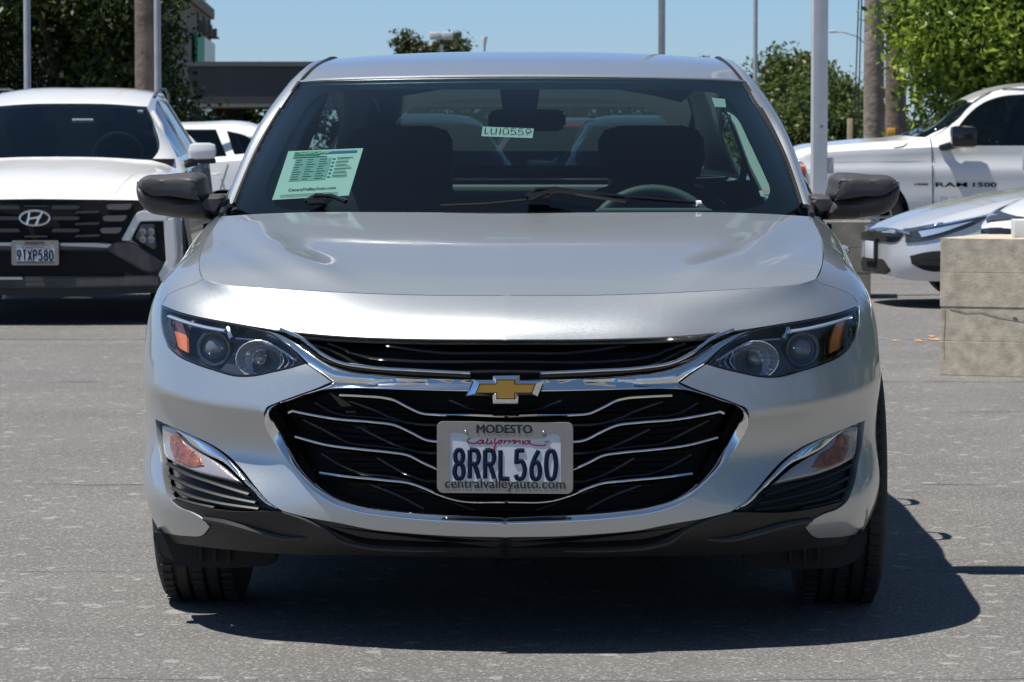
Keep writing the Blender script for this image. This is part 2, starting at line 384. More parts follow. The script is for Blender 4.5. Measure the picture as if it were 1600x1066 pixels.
# ================================================================ the silver sedan in front (built in its own frame: x right, y back, z up)
CARX, CARY, CARR = -0.0165, 8.0, -0.0206
malibu = thing('parked_sedan', (CARX, CARY, 0), 'silver four-door sedan facing the camera in the middle of the lot', 'car', rz=CARR)
MW = Matrix.Translation((CARX, CARY, 0)) @ Matrix.Rotation(CARR, 4, 'Z'); MWI = MW.inverted()
def lray(px, py, side=-1):
    o = MWI @ Vector((0, 0, CH)); d = MWI.to_3x3() @ ray(px, py)
    if side < 0: o.x = -o.x; d.x = -d.x
    return o, d
def lp(px, py, y, side=-1):   # local point at local depth y seen at the pixel (x made positive for the left side)
    o, d = lray(px, py, side); return o + d * ((y - o.y) / d.y)
def zpx(py, y): return lp(790, py, y).z
def uvs(S, pts, step=5, closed=False, side=-1, curve=True):
    Q = cr_curve(pts, step, closed) if curve else np.array([p[:2] for p in pts], float)
    out = []
    for a, b in Q:
        h = None
        for k in range(8):
            o, d = lray(a - side * -1 * 0 + (k * 2 * side if a < 800 else 0), b, side); h = S.hit(o, d)
            if h is not None: break
        if h is None: continue
        if h[0] < .006: h = np.array([0., h[1]])
        out.append(h)
    return out
def clean(poly, eps=.0008):
    P = [poly[0]]
    for p in poly[1:]:
        if np.linalg.norm(p - P[-1]) > eps: P.append(p)
    while len(P) > 3 and np.linalg.norm(P[0] - P[-1]) < eps: P.pop()
    return np.array(P)
def inset(poly, d, keep0=True):
    P = np.array(poly); n = len(P); A = 0.5 * np.sum(P[:, 0] * np.roll(P[:, 1], -1) - np.roll(P[:, 0], -1) * P[:, 1]); sg = 1 if A > 0 else -1
    out = []
    for i in range(n):
        t = P[(i + 1) % n] - P[i - 1]; t /= np.linalg.norm(t) + 1e-9; q = P[i] + sg * d * np.array([-t[1], t[0]])
        if keep0 and P[i][0] <= 1e-6: q[0] = 0.
        out.append(q)
    return np.array(out)
def both(name, V, Fc, material, parent=None, angle=38, join=False, label=None):
    """a part of the right half and its mirror image of the left half; join=True welds them into one across the centre"""
    parent = parent or malibu
    if join:
        b = MB().add(V, Fc).mirror(); o = b.build(name, material, parent, weld=.0006, angle=angle)
        if name in ('bonnet', 'nose_panel'):          # crisp centre crease
            at_ = o.data.attributes.get('sharp_edge') or o.data.attributes.new('sharp_edge', 'BOOLEAN', 'EDGE'); vs = o.data.vertices
            for e in o.data.edges:
                if abs(vs[e.vertices[0]].co.x) < 1e-4 and abs(vs[e.vertices[1]].co.x) < 1e-4: at_.data[e.index].value = True
        return o
    r = MB().add(V, Fc).build(name, material, parent, angle=angle); l = MB().add(V, Fc).flipx().build(name, material, parent, angle=angle)
    return r, l

# ---- belt surface: from the number plate round the corner and down the flank to the boot
shut = [lp(790, 462, .20), lp(660, 461.5, .205), lp(527, 457, .23), lp(408, 450, .29), lp(343, 444, .345), lp(317, 436, .40), lp(311, 420, .50), lp(312, 400, .68), lp(323, 372, .98), lp(346, 338, 1.30)]
shut[0].x = 0
base = [(0, 0), (.2, .012), (.4, .048), (.58, .115), (.72, .205), (.835, .335), (.908, .50), (.942, .69), (.947, .98), (.945, 1.30), (.945, 1.9), (.945, 2.6), (.945, 3.3), (.94, 3.9), (.90, 4.45), (.78, 4.78), (.40, 4.90), (0, 4.93)]
top_more = [(.860, 1.9, 1.015), (.858, 2.6, 1.03), (.85, 3.3, 1.055), (.80, 3.95, 1.085), (.72, 4.45, 1.085), (.58, 4.70, 1.075), (.3, 4.80, 1.07), (0, 4.83, 1.07)]
KR = {0: [(.20, .10), (.27, .02), (.33, .0), (.45, .0), (.555, .0), (.64, .008), (.735, .034), (.79, .085)],
      2: [(.20, .10), (.27, .02), (.33, .0), (.45, .006), (.556, .0), (.64, .008), (.737, .034), (.79, .085)],
      3: [(.20, .09), (.27, .03), (.33, .008), (.45, .042), (.562, .0), (.655, .020), (.745, .055), (.79, .098)],
      4: [(.20, .08), (.27, .02), (.33, -.002), (.45, .048), (.572, .0), (.66, .020), (.752, .050), (.80, .092)],
      5: [(.20, .06), (.27, .015), (.335, -.006), (.46, .038), (.588, .0), (.67, .014), (.765, .034), (.82, .07)],
      6: [(.20, .05), (.27, .015), (.34, -.002), (.46, .016), (.602, .0), (.68, .007), (.782, .026), (.845, .062)],
      8: [(.20, .06), (.27, .02), (.34, .0), (.46, .0), (.61, .0), (.70, .003), (.79, .015), (.88, .058)],
      9: [(.20, .07), (.27, .03), (.34, .01), (.46, .0), (.61, .0), (.72, .006), (.83, .020), (.93, .060)],
      10: [(.20, .07), (.27, .03), (.34, .012), (.46, .004), (.61, .0), (.73, .012), (.85, .030), (.95, .055)],
      13: [(.20, .07), (.27, .03), (.34, .012), (.46, .004), (.61, .0), (.73, .012), (.87, .030), (.98, .075)],
      17: [(.24, .12), (.30, .04), (.38, .0), (.48, .0), (.61, .0), (.74, .02), (.88, .06), (1.0, .08)]}
G = []
ks = sorted(KR)
for c in range(18):
    x, y = base[c]
    p, q = Vector(base[max(c - 1, 0)]), Vector(base[min(c + 1, 17)])
    if c == 0: p, q = Vector((-.2, .012)), Vector((.2, .012))
    if c == 17: p, q = Vector((.4, 4.9)), Vector((-.4, 4.9))
    t = (q - p).normalized(); n = Vector((-t.y, t.x))          # inward plan normal
    a = max(k for k in ks if k <= c); b = min(k for k in ks if k >= c); w = 0 if a == b else (c - a) / (b - a)
    col_ = []
    for r in range(8):
        z = KR[a][r][0] * (1 - w) + KR[b][r][0] * w; o = KR[a][r][1] * (1 - w) + KR[b][r][1] * w
        col_.append((x + n.x * o if c else 0., y + n.y * o, z))
    tp = shut[c] if c < 10 else Vector(top_more[c - 10]); col_.append(tuple(tp)); G.append(col_)
m1 = [(-a, b, c) for a, b, c in G[1]]
def belt_disp(P, UV):          # the nose folds gently along the centre line
    P = P.copy(); z = P[:, 2]; k = np.clip((z - .66) / .06, 0, 1) * (P[:, 1] < 1)
    P[:, 1] += .022 * np.minimum(np.abs(P[:, 0]), .35) * k; return P
BELT = Surf([m1] + G, u0=1, vbreaks=(4,), disp=belt_disp, res=(420, 110))
# ---- bonnet
def row(y0, z0, end, bulge=.0):
    r = []
    for k, x in enumerate([0, .25, .5, .75, 1.0]):
        X = end.x * x; r.append((X, y0 + (end.y - y0) * x ** 2.5, z0 + (end.z - z0) * x ** 2.2 + bulge * 2 * (1 - x ** 2) * x * x))
    return r
front = [tuple(shut[0]), None, None, None, None]
fr = BELT.ev(np.array([[u, BELT.kv[-1]] for u in np.linspace(0, BELT.ku[6], 5)]))
HG = [[tuple(p) for p in fr]]
for y0, z0, e in ((.36, .872, shut[6]), (.58, .912, shut[7]), (.90, .966, shut[8]), (1.24, zpx(333, 1.24), shut[9])):
    HG.append(row(y0, z0, e, .012))
HG = [[HG[r][c] for r in range(5)] for c in range(5)]
def hood_disp(P, UV):
    P = P.copy(); x = np.abs(P[:, 0]); y = P[:, 1]
    xf = np.interp(y, [.2, .43, .68, .95, 1.25], [.37, .49, .60, .67, .72]); am = np.interp(y, [.24, .40, .8, 1.15, 1.3], [0, .0075, .010, .006, 0])
    P[:, 2] += am * np.exp(-((x - xf) / .060) ** 2)                       # sculpted ridge from the glass corner to the nose
    P[:, 2] += am * .25 * np.exp(-((x - xf - .14) / .04) ** 2) * np.clip((.80 - x) / .06, 0, 1)
    P[:, 2] += .012 * (.40 - np.minimum(x, .40)) * np.interp(y, [.2, .35, 1.2], [0, 1, .3])   # soft fold along the centre line
    x2 = np.interp(y, [.2, .5, .9, 1.3], [.60, .66, .72, .76])
    return P
mh = [(-a, b, c) for a, b, c in HG[1]]
HOOD = Surf([mh] + HG, u0=1, disp=hood_disp, res=(120, 120))

CX = 791
# outlines traced on the left of the car
shut_px = [(CX, 462), (700, 462), (600, 460), (540, 458), (470, 454), (400, 450), (345, 444), (325, 438), (314, 428), (311, 415), (312, 398), (323, 371), (346, 338)]
lip_px = [(252, 477), (275, 486), (300, 493), (330, 499), (359, 504), (400, 511), (450, 518), (500, 523), (560, 527), (650, 530), (CX, 531)]
KV = BELT.kv[-1]
su = [np.array([u, KV]) for u in np.linspace(0, BELT.ku[6], 60)]      # along the shutline in the belt's own coordinates
# nose panel above the grille
seam_uv = uvs(BELT, [(252, 477), (262, 461)], 4)
nose = [p for p in su] + seam_uv[::-1] + uvs(BELT, lip_px, 5)
nose = clean(nose)
nose_in = inset(nose, .0012)
both('nose_panel', *panel(BELT, [nose_in], .014, rim=.03), 'silver', join=True)
# headlight outline
hl_low = [(478, 568, 1), (455, 575), (425, 582), (395, 588), (368, 588), (338, 580), (305, 569), (278, 556), (262, 541), (254, 520), (251, 500), (252, 477, 1)]
hl_top = [(252, 477, 1), (275, 486), (300, 493), (330, 499), (359, 504), (395, 511), (425, 521), (450, 539), (478, 568, 1)]
hl = clean(uvs(BELT, hl_top, 4)[:-1] + uvs(BELT, hl_low, 4)[:-1])
# lower fascia: headlight underside -> cheek tip -> round the grille -> chin -> intake corner -> foot -> flank -> arch
gr_out = [(518, 597, 1), (498, 606), (462, 619), (430, 631), (416, 638), (413, 648), (419, 665), (437, 698), (462, 735), (490, 766), (515, 784), (550, 797), (610, 807), (680, 813), (CX, 818)]
cheek = [(478, 568, 1), (500, 583), (518, 597, 1)]
chin = [(CX, 840, 1), (700, 838), (640, 834), (580, 828), (530, 818), (480, 809), (441, 799, 1)]
fog_top = [(441, 799, 1), (420, 785), (398, 760), (380, 737), (358, 714), (332, 696), (300, 681), (270, 668), (243, 656, 1)]
fog_side = [(243, 656, 1), (247, 690), (252, 725), (258, 760), (266, 781), (280, 793), (300, 801), (318, 812), (328, 824, 1), (318, 836), (290, 838), (262, 834), (238, 827), (232, 823, 1)]
def side_uv(pts, curve=True, step=.03):
    Q = cr_curve(pts, step) if curve else np.array(pts, float); out = []
    for y, z in Q:
        h = BELT.hit((3, y, z), (-1, 0, 0))
        if h is not None: out.append(h)
    return out
WY, WZ, WR = .98, .335, .375
def arc(a0, a1, r=WR, cy=WY, n=20): return [(cy + r * math.cos(math.radians(a)), WZ + r * math.sin(math.radians(a))) for a in np.linspace(a0, a1, n)]
arch_f = side_uv(arc(203, 154, n=14), False)
seam_low = side_uv([(arc(154, 154)[0][0], arc(154, 154)[0][1]), (.60, .56), (.60, .66)], True, .02)
low = clean(uvs(BELT, cheek, 4)[:-1] + uvs(BELT, gr_out, 5) + uvs(BELT, chin, 5)[:-1] + uvs(BELT, fog_top, 5)[:-1] + uvs(BELT, fog_side, 5) + arch_f + seam_low[1:] + uvs(BELT, list(reversed(hl_low)), 4)[:-1])
both('front_bumper', *panel(BELT, [inset(low, .0012)], .016, rim=.022), 'silver', join=True)
# fender
fen_top = [np.array([u, KV]) for u in np.linspace(BELT.ku[6], BELT.ku[10], 50)]
door_seam = side_uv([(1.46, .24), (1.47, .6), (1.42, .85), (1.36, .94)], True, .03)
arch_all = side_uv(arc(154, -14, n=40), False)
hl_side = uvs(BELT, [(251, 500), (252, 477)], 4)
fen = clean(seam_uv[::-1][:1] + fen_top + door_seam[::-1] + arch_all[::-1] + seam_low[1:] + uvs(BELT, [(262, 541), (254, 520), (251, 500), (252, 477)], 4))
both('fender', *panel(BELT, [inset(fen, .0015, False)], .03, rim=.02), 'silver')
# doors, quarter, rear
def side_panel(name, poly, material='silver', step=.05, rim=.02, off=0., parent=None):
    P = side_uv([(*p,) for p in poly], True, .05)
    return both(name, *panel(BELT, [inset(clean(P), .002, False)], step, off, rim), material, parent)
TOP = lambda y0, y1: [np.array([u, KV]) for u in np.linspace(np.interp(y0, [1.3, 1.9, 2.6, 3.3, 3.95], BELT.ku[10:15]), np.interp(y1, [1.3, 1.9, 2.6, 3.3, 3.95], BELT.ku[10:15]), 14)]
def door(y0, y1, lowz=.26, bite=None):
    P = TOP(y0, y1) + side_uv([(y1, .97), (y1 + .01, .6), (y1, lowz)], True, .05)[1:]
    if bite: P = TOP(y0, y1) + bite
    P += side_uv([(y0 + .01, lowz), (y0 + .01, .6), (y0, .93)], True, .05)
    return clean(P)
d1 = both('front_door', *panel(BELT, [inset(clean(TOP(1.42, 2.52) + side_uv([(2.53, .95), (2.54, .6), (2.53, .26)], True, .05) + side_uv([(2.0, .25), (1.46, .25), (1.47, .6), (1.43, .86)], True, .05)), .002, False)], .05, rim=.02), 'silver')
RY = 3.81
d2 = both('rear_door', *panel(BELT, [inset(clean(TOP(2.54, 3.50) + side_uv([(3.52, .95), (3.50, .72)], True, .05) + side_uv(arc(135, 195, .375, RY, 12), False) + side_uv([(3.2, .26), (2.56, .26), (2.56, .6), (2.55, .92)], True, .05)), .002, False)], .05, rim=.02), 'silver')
quarter = [np.array([u, KV]) for u in np.linspace(np.interp(3.54, [3.3, 3.95], BELT.ku[13:15]), BELT.ku[16], 20)]
q_end = [np.array([BELT.ku[16], v]) for v in np.linspace(KV, BELT.kv[3], 12)]
both('quarter_panel', *panel(BELT, [inset(clean(quarter + q_end + side_uv(arc(18, 135, .375, RY, 26), False) + side_uv([(3.52, .72), (3.54, .95)], True, .05)), .002, False)], .05, rim=.02), 'silver')
rb = [np.array([u, BELT.kv[3]]) for u in np.linspace(side_uv([(4.17, .46)], False)[0][0], BELT.ku[18], 30)] + [np.array([BELT.ku[18], BELT.kv[0]])] + [np.array([u, BELT.kv[0]]) for u in np.linspace(BELT.ku[18], BELT.ku[15] - .2, 30)]
both('rear_bumper', *panel(BELT, [clean(rb)], .05, rim=.02), 'silver')
bt = [np.array([BELT.ku[16] + .003, v]) for v in np.linspace(BELT.kv[3], KV, 10)] + [np.array([u, KV]) for u in np.linspace(BELT.ku[16], BELT.ku[18], 20)] + [np.array([u, BELT.kv[3]]) for u in np.linspace(BELT.ku[18], BELT.ku[16], 20)]
both('boot_panel', *panel(BELT, [clean(bt)], .05, rim=.02), 'silver')
# door handles
for y in (2.36, 3.36):
    h = MB(); h.tube([(.925, y - .11, .875), (.968, y - .08, .88), (.978, y, .882), (.968, y + .08, .884), (.925, y + .11, .885)], [.010, .014, .016, .014, .010], 8, flat=.8)
    both('door_handle', h.v, h.f, 'silver', None)
# bonnet panel: front edge, side edge, rear edge
he = [np.array([u, 0.]) for u in np.linspace(0, HOOD.ku[5], 50)] + [np.array([HOOD.ku[5], v]) for v in np.linspace(0, HOOD.kv[4], 50)] + [np.array([u, HOOD.kv[4]]) for u in np.linspace(HOOD.ku[5], 0, 40)]
both('bonnet', *panel(HOOD, [inset(clean(he), .0022)], .02, rim=.02), 'silver', join=True)
# dark liner just under all shut lines
def ribbon(S, uvline, w, off):
    L = np.array(uvline); t = np.gradient(L, axis=0); t /= np.linalg.norm(t, axis=1)[:, None] + 1e-9; n = np.stack([-t[:, 1], t[:, 0]], 1)
    a = S.ev(L + n * w) + S.nrm(L) * off; b = S.ev(L - n * w) + S.nrm(L) * off
    V = list(a) + list(b); m = len(L); return V, [(i, i + 1, m + i + 1, m + i) for i in range(m - 1)]
lin = MB()
for S_, L_ in ((HOOD, [np.array([u, 0.012]) for u in np.linspace(0, HOOD.ku[5] - .012, 50)] + [np.array([HOOD.ku[5] - .012, v]) for v in np.linspace(.03, HOOD.kv[4], 50)]),):
    lin.add(*ribbon(S_, L_, .02, -.014))
lin.add(*ribbon(BELT, door_seam, .03, -.018)); lin.add(*ribbon(BELT, seam_low + [p + 0 for p in uvs(BELT, [(262, 541), (252, 500)], 5)], .02, -.016))
both('seam_liner', lin.v, lin.f, 'black_void')

# ---- lower black valance and under-bumper intake
ext = [p for p in uvs(BELT, [(441, 799, 1), (480, 809), (530, 818), (580, 828), (640, 834), (700, 838), (CX, 840)], 6)]
val = clean(ext + uvs(BELT, [(CX, 874), (560, 870), (450, 868), (380, 863), (300, 854), (255, 846), (236, 836, 1)], 6) + uvs(BELT, [(233, 824), (262, 835), (290, 839), (318, 837), (329, 824, 1), (318, 811), (300, 800), (280, 792), (266, 780, 1), (300, 790), (360, 800), (400, 800), (441, 799)], 6))
intake = clean(uvs(BELT, [(CX, 849, 1), (640, 847), (560, 840), (505, 822, 1)], 6)[::-1] + uvs(BELT, [(505, 822, 1), (530, 838), (560, 850), (620, 856), (700, 858), (CX, 859)], 6))
def val_disp(V, F_):
    return V, F_
both('lower_valance', *panel(BELT, [val, inset(intake, 0)], .02, off=-.004, rim=.05), 'black_plastic', join=True)
both('intake_backing', *panel(BELT, [inset(intake, -.02)], .03, off=-.06, rim=0), 'black_void', join=True)
for s in (-1, 1):             # air deflector with ribs ahead of each tyre
    d = MB(); d.prism([(s * x, z) for x, z in [(.575, .24), (.575, .165), (.60, .148), (.70, .142), (.82, .146), (.87, .165), (.89, .205), (.89, .24)]], (0, .47, 0), (1, 0, 0), (0, 0, 1), (0, 1, 0), .06, bevel=.008)
    for x in (.70, .735, .77): d.box((s * x, .462, .195), (.010, .012, .07), bevel=.003)
    d.box((s * .79, .58, .21), (.12, .10, .08), bevel=.01); d.build('air_deflector', mat('deflector_rubber_%d' % s, (.014, .014, .015), .8), malibu)
for s in (-1, 1):             # moulded ridges of the valance
    for pts, r in (([(318, 812), (350, 818), (400, 832), (445, 843), (480, 843)], .012), ([(441, 801), (480, 815), (505, 828), (530, 846), (565, 856), (620, 861), (700, 863)], .007)):
        P = [BELT.ev(h[None], -.004)[0] for h in uvs(BELT, pts, 6)]; d = MB(); n_ = len(P); d.tube([tuple(p) for p in P], [r * math.sin(math.pi * min(1, .08 + .92 * i / (n_ - 1))) ** .4 + .001 if i < n_ - 1 else .001 for i in range(n_)], 8, flat=.8)
        if s < 0: d.flipx()
        d.build('valance_ridge', mat('valance_ridge_plastic_%d' % s, (.030, .030, .032), .42), malibu)
# underbody and inner shell so nothing shows through
u = MB(); u.box((0, 2.6, .24), (1.56, 4.2, .06)); u.box((0, .95, .45), (1.20, .55, .36)); u.box((0, .42, .52), (1.1, .12, .44)); u.box((0, 4.4, .5), (1.3, .5, .4))
u.box((.80, 2.45, .27), (.14, 1.9, .14)); u.box((-.80, 2.45, .27), (.14, 1.9, .14)); u.build('underbody', 'black_void', malibu, smooth=False)
for s in (-1, 1):
    for cy in (WY, RY):
        w = MB(); pr = [(WR + .015, s * .885), (WR + .015, s * .62), (.1, s * .62)]
        a = np.linspace(0, 180, 24); V = []; Fc = []
        for r, h in pr:
            for t in a: V.append((h, cy + r * math.cos(math.radians(t)), WZ + r * math.sin(math.radians(t))))
        for i in range(2):
            for k in range(23): Fc.append((i * 24 + k, i * 24 + k + 1, (i + 1) * 24 + k + 1, (i + 1) * 24 + k))
        w.add(V, Fc); w.build('wheel_liner', 'black_void', malibu)
# ---- wheels
def wheel(x, y, parent, R=.335, W=.225, s=1, rim_r=.215, z=None, name='wheel', grooves=True):
    z = R - .004 if z is None else z
    t = MB(); h = W / 2; pr = []
    side = [(rim_r, -h * .80), (rim_r + .015, -h * .95), (rim_r + .05, -h), (R - .045, -h * .98), (R - .018, -h * .90), (R - .006, -h * .80)]
    pr += side; gx = [-.52, -.18, .18, .52] if grooves else []
    for g_ in gx:
        q = g_ * h; pr += [(R - .001, q - .0065 * 1), (R - .010, q - .005), (R - .010, q + .005), (R - .001, q + .0065)]
    pr += [(a, -b) for a, b in side[::-1]]
    t.lathe(pr, (0, 0, 0), 'X', 64)
    if grooves:               # sipes across the shoulders
        for k in range(64):
            a = 2 * math.pi * k / 64
            for q in (-.68, .68, .0):
                t.box((q * h, (R + .0005) * math.cos(a), (R + .0005) * math.sin(a)), (h * .26, .010, .004), rx=a + math.pi / 2 + (.25 if q < 0 else -.25))
    e = bpy.data.objects.new(name, None); COL.objects.link(e); e.parent = parent; e.location = (x, y, z)
    t.build('tyre', 'rubber', e)
    r = MB(); r.lathe([(rim_r + .004, -h * .8), (rim_r - .012, -h * .7), (rim_r - .012, h * .7), (rim_r + .004, h * .8)], (0, 0, 0), 'X', 40)
    r.lathe([(.0, s * h * .62), (.055, s * h * .60), (.06, s * h * .45), (.0, s * h * .40)], (0, 0, 0), 'X', 20)
    for k in range(10):
        a = 2 * math.pi * k / 10; ca, sa = math.cos(a), math.sin(a)
        r.tube([(s * h * .5, .04 * ca, .04 * sa), (s * h * .62, .12 * ca, .12 * sa), (s * h * .66, (rim_r - .01) * ca, (rim_r - .01) * sa)], [.018, .013, .017], 6)
    r.lathe([(0, 0), (.14, 0), (.14, .02)], (s * h * .1, 0, 0), 'X', 24); r.build('rim', 'alloy', e); return e
for s in (-1, 1):
    for cy in (WY, RY): wheel((-.812 if s < 0 else .850) if cy == WY else s * .825, cy, malibu, s=s)
# ---------------------------------------------------------------- greenhouse
W0 = [(0, 343, 1.20), (.22, 343, 1.22), (.43, 342, 1.28), (.62, 339, 1.37), (.74, 333, 1.44)]
def zl(x, py, y): return lp(790, py, y).z
wb = [(x, y, zl(x, py, y)) for x, py, y in W0] + [tuple(lp(366, 320, 1.52))]
wt_ = [(x, y, zl(x, py, y)) for x, py, y in ((0, 121, 1.96), (.18, 121.5, 1.965), (.36, 123, 1.99), (.50, 125, 2.03), (.60, 127, 2.08))] + [tuple(lp(467, 130, 2.13))]
e1 = lp(394, 252, 1.76); e2 = lp(427, 190, 1.95)
WG = []
for c in range(6):
    a, b = Vector(wb[c]), Vector(wt_[c]); r = [tuple(a)]
    for q, e in ((.38, e1), (.72, e2)):
        m_ = a.lerp(b, q); m_.z += .022; m_.y -= .02
        if c == 5: m_ = e
        elif c: m_ += (e - (Vector(wb[5]).lerp(Vector(wt_[5]), q) + Vector((0, -.02, .022)))) * (c / 5) ** 3
        r.append(tuple(m_))
    r.append(tuple(b)); WG.append(r)
WIND = Surf([[(-x, y, z) for x, y, z in WG[1]]] + WG, u0=1, res=(90, 80))
ku, kv = WIND.ku[6], WIND.kv[3]
def rect_poly(S, u0, u1, v0, v1, n=40):
    return clean([np.array([u, v0]) for u in np.linspace(u0, u1, n)] + [np.array([u1, v]) for v in np.linspace(v0, v1, n)] + [np.array([u, v1]) for u in np.linspace(u1, u0, n)] + [np.array([u0, v]) for v in np.linspace(v1, v0, n)])
wr = rect_poly(WIND, 0, ku, 0, kv)
both('windshield', *panel(WIND, [wr], .04, rim=0), 'windshield', join=True)
# black printed border on the inside of the glass, with the sensor patch at the top
fi = [(CX + 14, 137, 1), (700, 137), (560, 140), (510, 143), (489, 150), (478, 168), (445, 225), (425, 268), (412, 300), (424, 316), (470, 326), (CX, 326, 1)]
frit_in = clean(uvs(WIND, [(822, 137, 1), (700, 137), (600, 138), (530, 140), (500, 146), (484, 158), (462, 192), (438, 236), (420, 275), (414, 298), (420, 312), (440, 322), (500, 326), (650, 328), (822, 329, 1)], 6))
both('windshield_border', *panel(WIND, [inset(wr, .002), frit_in], .04, off=-.006, rim=0), 'frit', join=True)
wseal = [np.array([ku, v]) for v in np.linspace(0, kv, 40)]
for nm, ins_, w_, mt_ in (('windshield_seal', .0, .007, 'black_plastic'),):
    Pq = WIND.ev(np.array(wseal), .002); b_ = MB(); b_.tube([tuple(p) for p in Pq], .0055, 6); both(nm, b_.v, b_.f, mt_)
# A pillar and roof rail: from the wing past the header and over the doors
ge = [tuple(WIND.ev(np.array([[ku, v]]))[0]) for v in np.linspace(0, kv, 4)]
sil = [(347, 328, 1.52), (374, 262, 1.76), (407, 192, 1.98), (451, 131, 2.20)]
top_in = [(.640, 2.45, None), (.645, 2.95, None), (.635, 3.45, None), (.60, 3.80, None), (.66, 4.35, 1.12)]
rail_mid = [tuple(lp(*p)) for p in sil] + [tuple(lp(484, 101, 2.46)), (.668, 2.95, 1.445), (.655, 3.45, 1.405), (.64, 3.85, 1.32), (.74, 4.35, 1.085)]
rail_in = ge + [tuple(lp(503, 98, 2.52)), (.610, 2.95, 1.474), (.585, 3.45, 1.432), (.52, 3.85, 1.335), (.58, 4.45, 1.10)]
rail_out = []
for k, (a, y) in enumerate(zip(rail_mid, (1.56, 1.85, 2.12, 2.32, 2.56, 2.95, 3.42, 3.80, 4.30))):
    rail_out.append((a[0] + (.004, .008, .014, .018, .02, .02, .02, .02, .02)[k], y, a[2] + (-.045, -.040, -.035, -.035, -.045, -.045, -.045, -.045, -.03)[k]))
PG = [[rail_out[k], tuple((Vector(rail_out[k]) + Vector(rail_mid[k])) / 2 + Vector((.006, 0, .006))), rail_mid[k], tuple((Vector(rail_in[k]) + Vector(rail_mid[k])) / 2 + Vector((.002, -.004 if k < 4 else 0, .006))), rail_in[k]] for k in range(9)]
RAIL = Surf(PG, res=(80, 30))
both('roof_rail', *panel(RAIL, [rect_poly(RAIL, .005, RAIL.ku[8], 0, RAIL.kv[4] - .004, 60)], .02, rim=.01), 'silver')
# side windows
SG = []
for y in (1.5, 2.0, 2.5, 3.0, 3.5, 4.1):
    ro = RAIL.ev(np.array([[u, 0.] for u in np.linspace(0, RAIL.ku[8], 200)])); i = np.argmin(abs(ro[:, 1] - y)); t = ro[i]
    bz = BELT.ev(np.array([[np.interp(y, [1.3, 1.9, 2.6, 3.3, 3.95, 4.45], BELT.ku[10:16]), KV]]))[0]
    a = Vector((bz[0] - .012, y, bz[2] - .02)); b = Vector((t[0] - .004, y, max(t[2], a.z + .02))); m_ = (a + b) / 2; m_.x += .02
    SG.append([tuple(a), tuple(m_), tuple(b)])
SIDE = Surf(SG, res=(60, 20))
both('side_window', *panel(SIDE, [rect_poly(SIDE, 0, SIDE.ku[4] + .1, 0, SIDE.kv[2])], .06, rim=0), 'side_glass')
for y in (2.50, 3.42):
    us_ = np.interp(y, [1.5, 2.0, 2.5, 3.0, 3.5, 4.1], SIDE.ku)
    P_ = SIDE.ev(np.array([[us_, v] for v in np.linspace(0, SIDE.kv[2], 8)]), .003); b_ = MB(); b_.tube([tuple(p) for p in P_], .035, 6, flat=.2, up=(1, 0, 0)); both('door_pillar', b_.v, b_.f, 'black_gloss')
b_ = MB(); Pb = BELT.ev(np.array([[u, KV] for u in np.linspace(BELT.ku[10], BELT.ku[14], 40)]), .004); b_.tube([tuple(p) for p in Pb], .009, 6); both('belt_moulding', b_.v, b_.f, 'black_plastic')
# roof
RR = []
hd = wt_[:]
def rw(y, zc, xe, ze, n=6): return [(xe * t, y + .10 * t ** 2, zc + (ze - zc) * t ** 2.6) for t in np.linspace(0, 1, n)]
ed = lambda y: RAIL.ev(np.array([[u, RAIL.kv[4]] for u in np.linspace(0, RAIL.ku[8], 300)]))
E_ = ed(0)
def edge(y): return E_[np.argmin(abs(E_[:, 1] - y))]
rows_ = [[(p[0] * .996, p[1] + .004, p[2] + .003) for p in hd]]
for y, py in ((2.20, 99), (2.50, 86.5), (2.90, 80.5)):
    e = edge(y + .10); rows_.append(rw(y, lp(800, py, y).z, e[0], e[2]))
for y, zc in ((3.3, 1.478), (3.62, 1.43)): e = edge(y + .10); rows_.append(rw(y, zc, e[0], e[2]))
RG = [[rows_[r][c] for r in range(6)] for c in range(6)]
ROOF = Surf([[(-x, y, z) for x, y, z in RG[2]], [(-x, y, z) for x, y, z in RG[1]]] + RG, u0=2, res=(80, 60))
both('roof', *panel(ROOF, [inset(rect_poly(ROOF, 0, ROOF.ku[7], 0, ROOF.kv[5]), .002)], .03, rim=.02), 'silver', join=True)
Pe = [tuple(p) for p in E_ if p[1] > 2.12 and p[1] < 3.8][::4]; b_ = MB(); b_.tube([(x - .002, y, z + .002) for x, y, z in Pe], .0055, 6, flat=.7); both('roof_ditch_moulding', b_.v, b_.f, 'black_plastic')
b_ = MB(); b_.tube([tuple(p) for p in ROOF.ev(np.array([[u, .003] for u in np.linspace(0, ROOF.ku[7] - .004, 30)]), -.001)], .0055, 8); both('roof_front_edge', b_.v, b_.f, 'silver', join=True)
# rear window and parcel shelf
e0, e3 = edge(3.72), edge(4.35)
rg = []
for t in np.linspace(0, 1, 5):
    rg.append([(e0[0] * t, 3.62 + .10 * t * t, 1.428 + (e0[2] - 1.428) * t ** 2.6), (.58 * t, 4.05 + .05 * t * t, 1.275 - .03 * t * t), (.58 * t, 4.47, 1.085)])
REAR = Surf([[(-x, y, z) for x, y, z in rg[1]]] + rg, u0=1, res=(40, 30))
both('rear_window', *panel(REAR, [rect_poly(REAR, 0, REAR.ku[5], 0, REAR.kv[2])], .06, rim=0), 'side_glass', join=True)
rfi = clean([REAR.hit((x, -5, z), (0, 1, 0)) for x, z in cr_curve([(0, 1.365), (.25, 1.36), (.40, 1.335), (.47, 1.29), (.50, 1.22), (.52, 1.13, 1), (0, 1.13, 1)], .03) if REAR.hit((x, -5, z), (0, 1, 0)) is not None])
rfi[:, 0] = np.maximum(rfi[:, 0], 0)
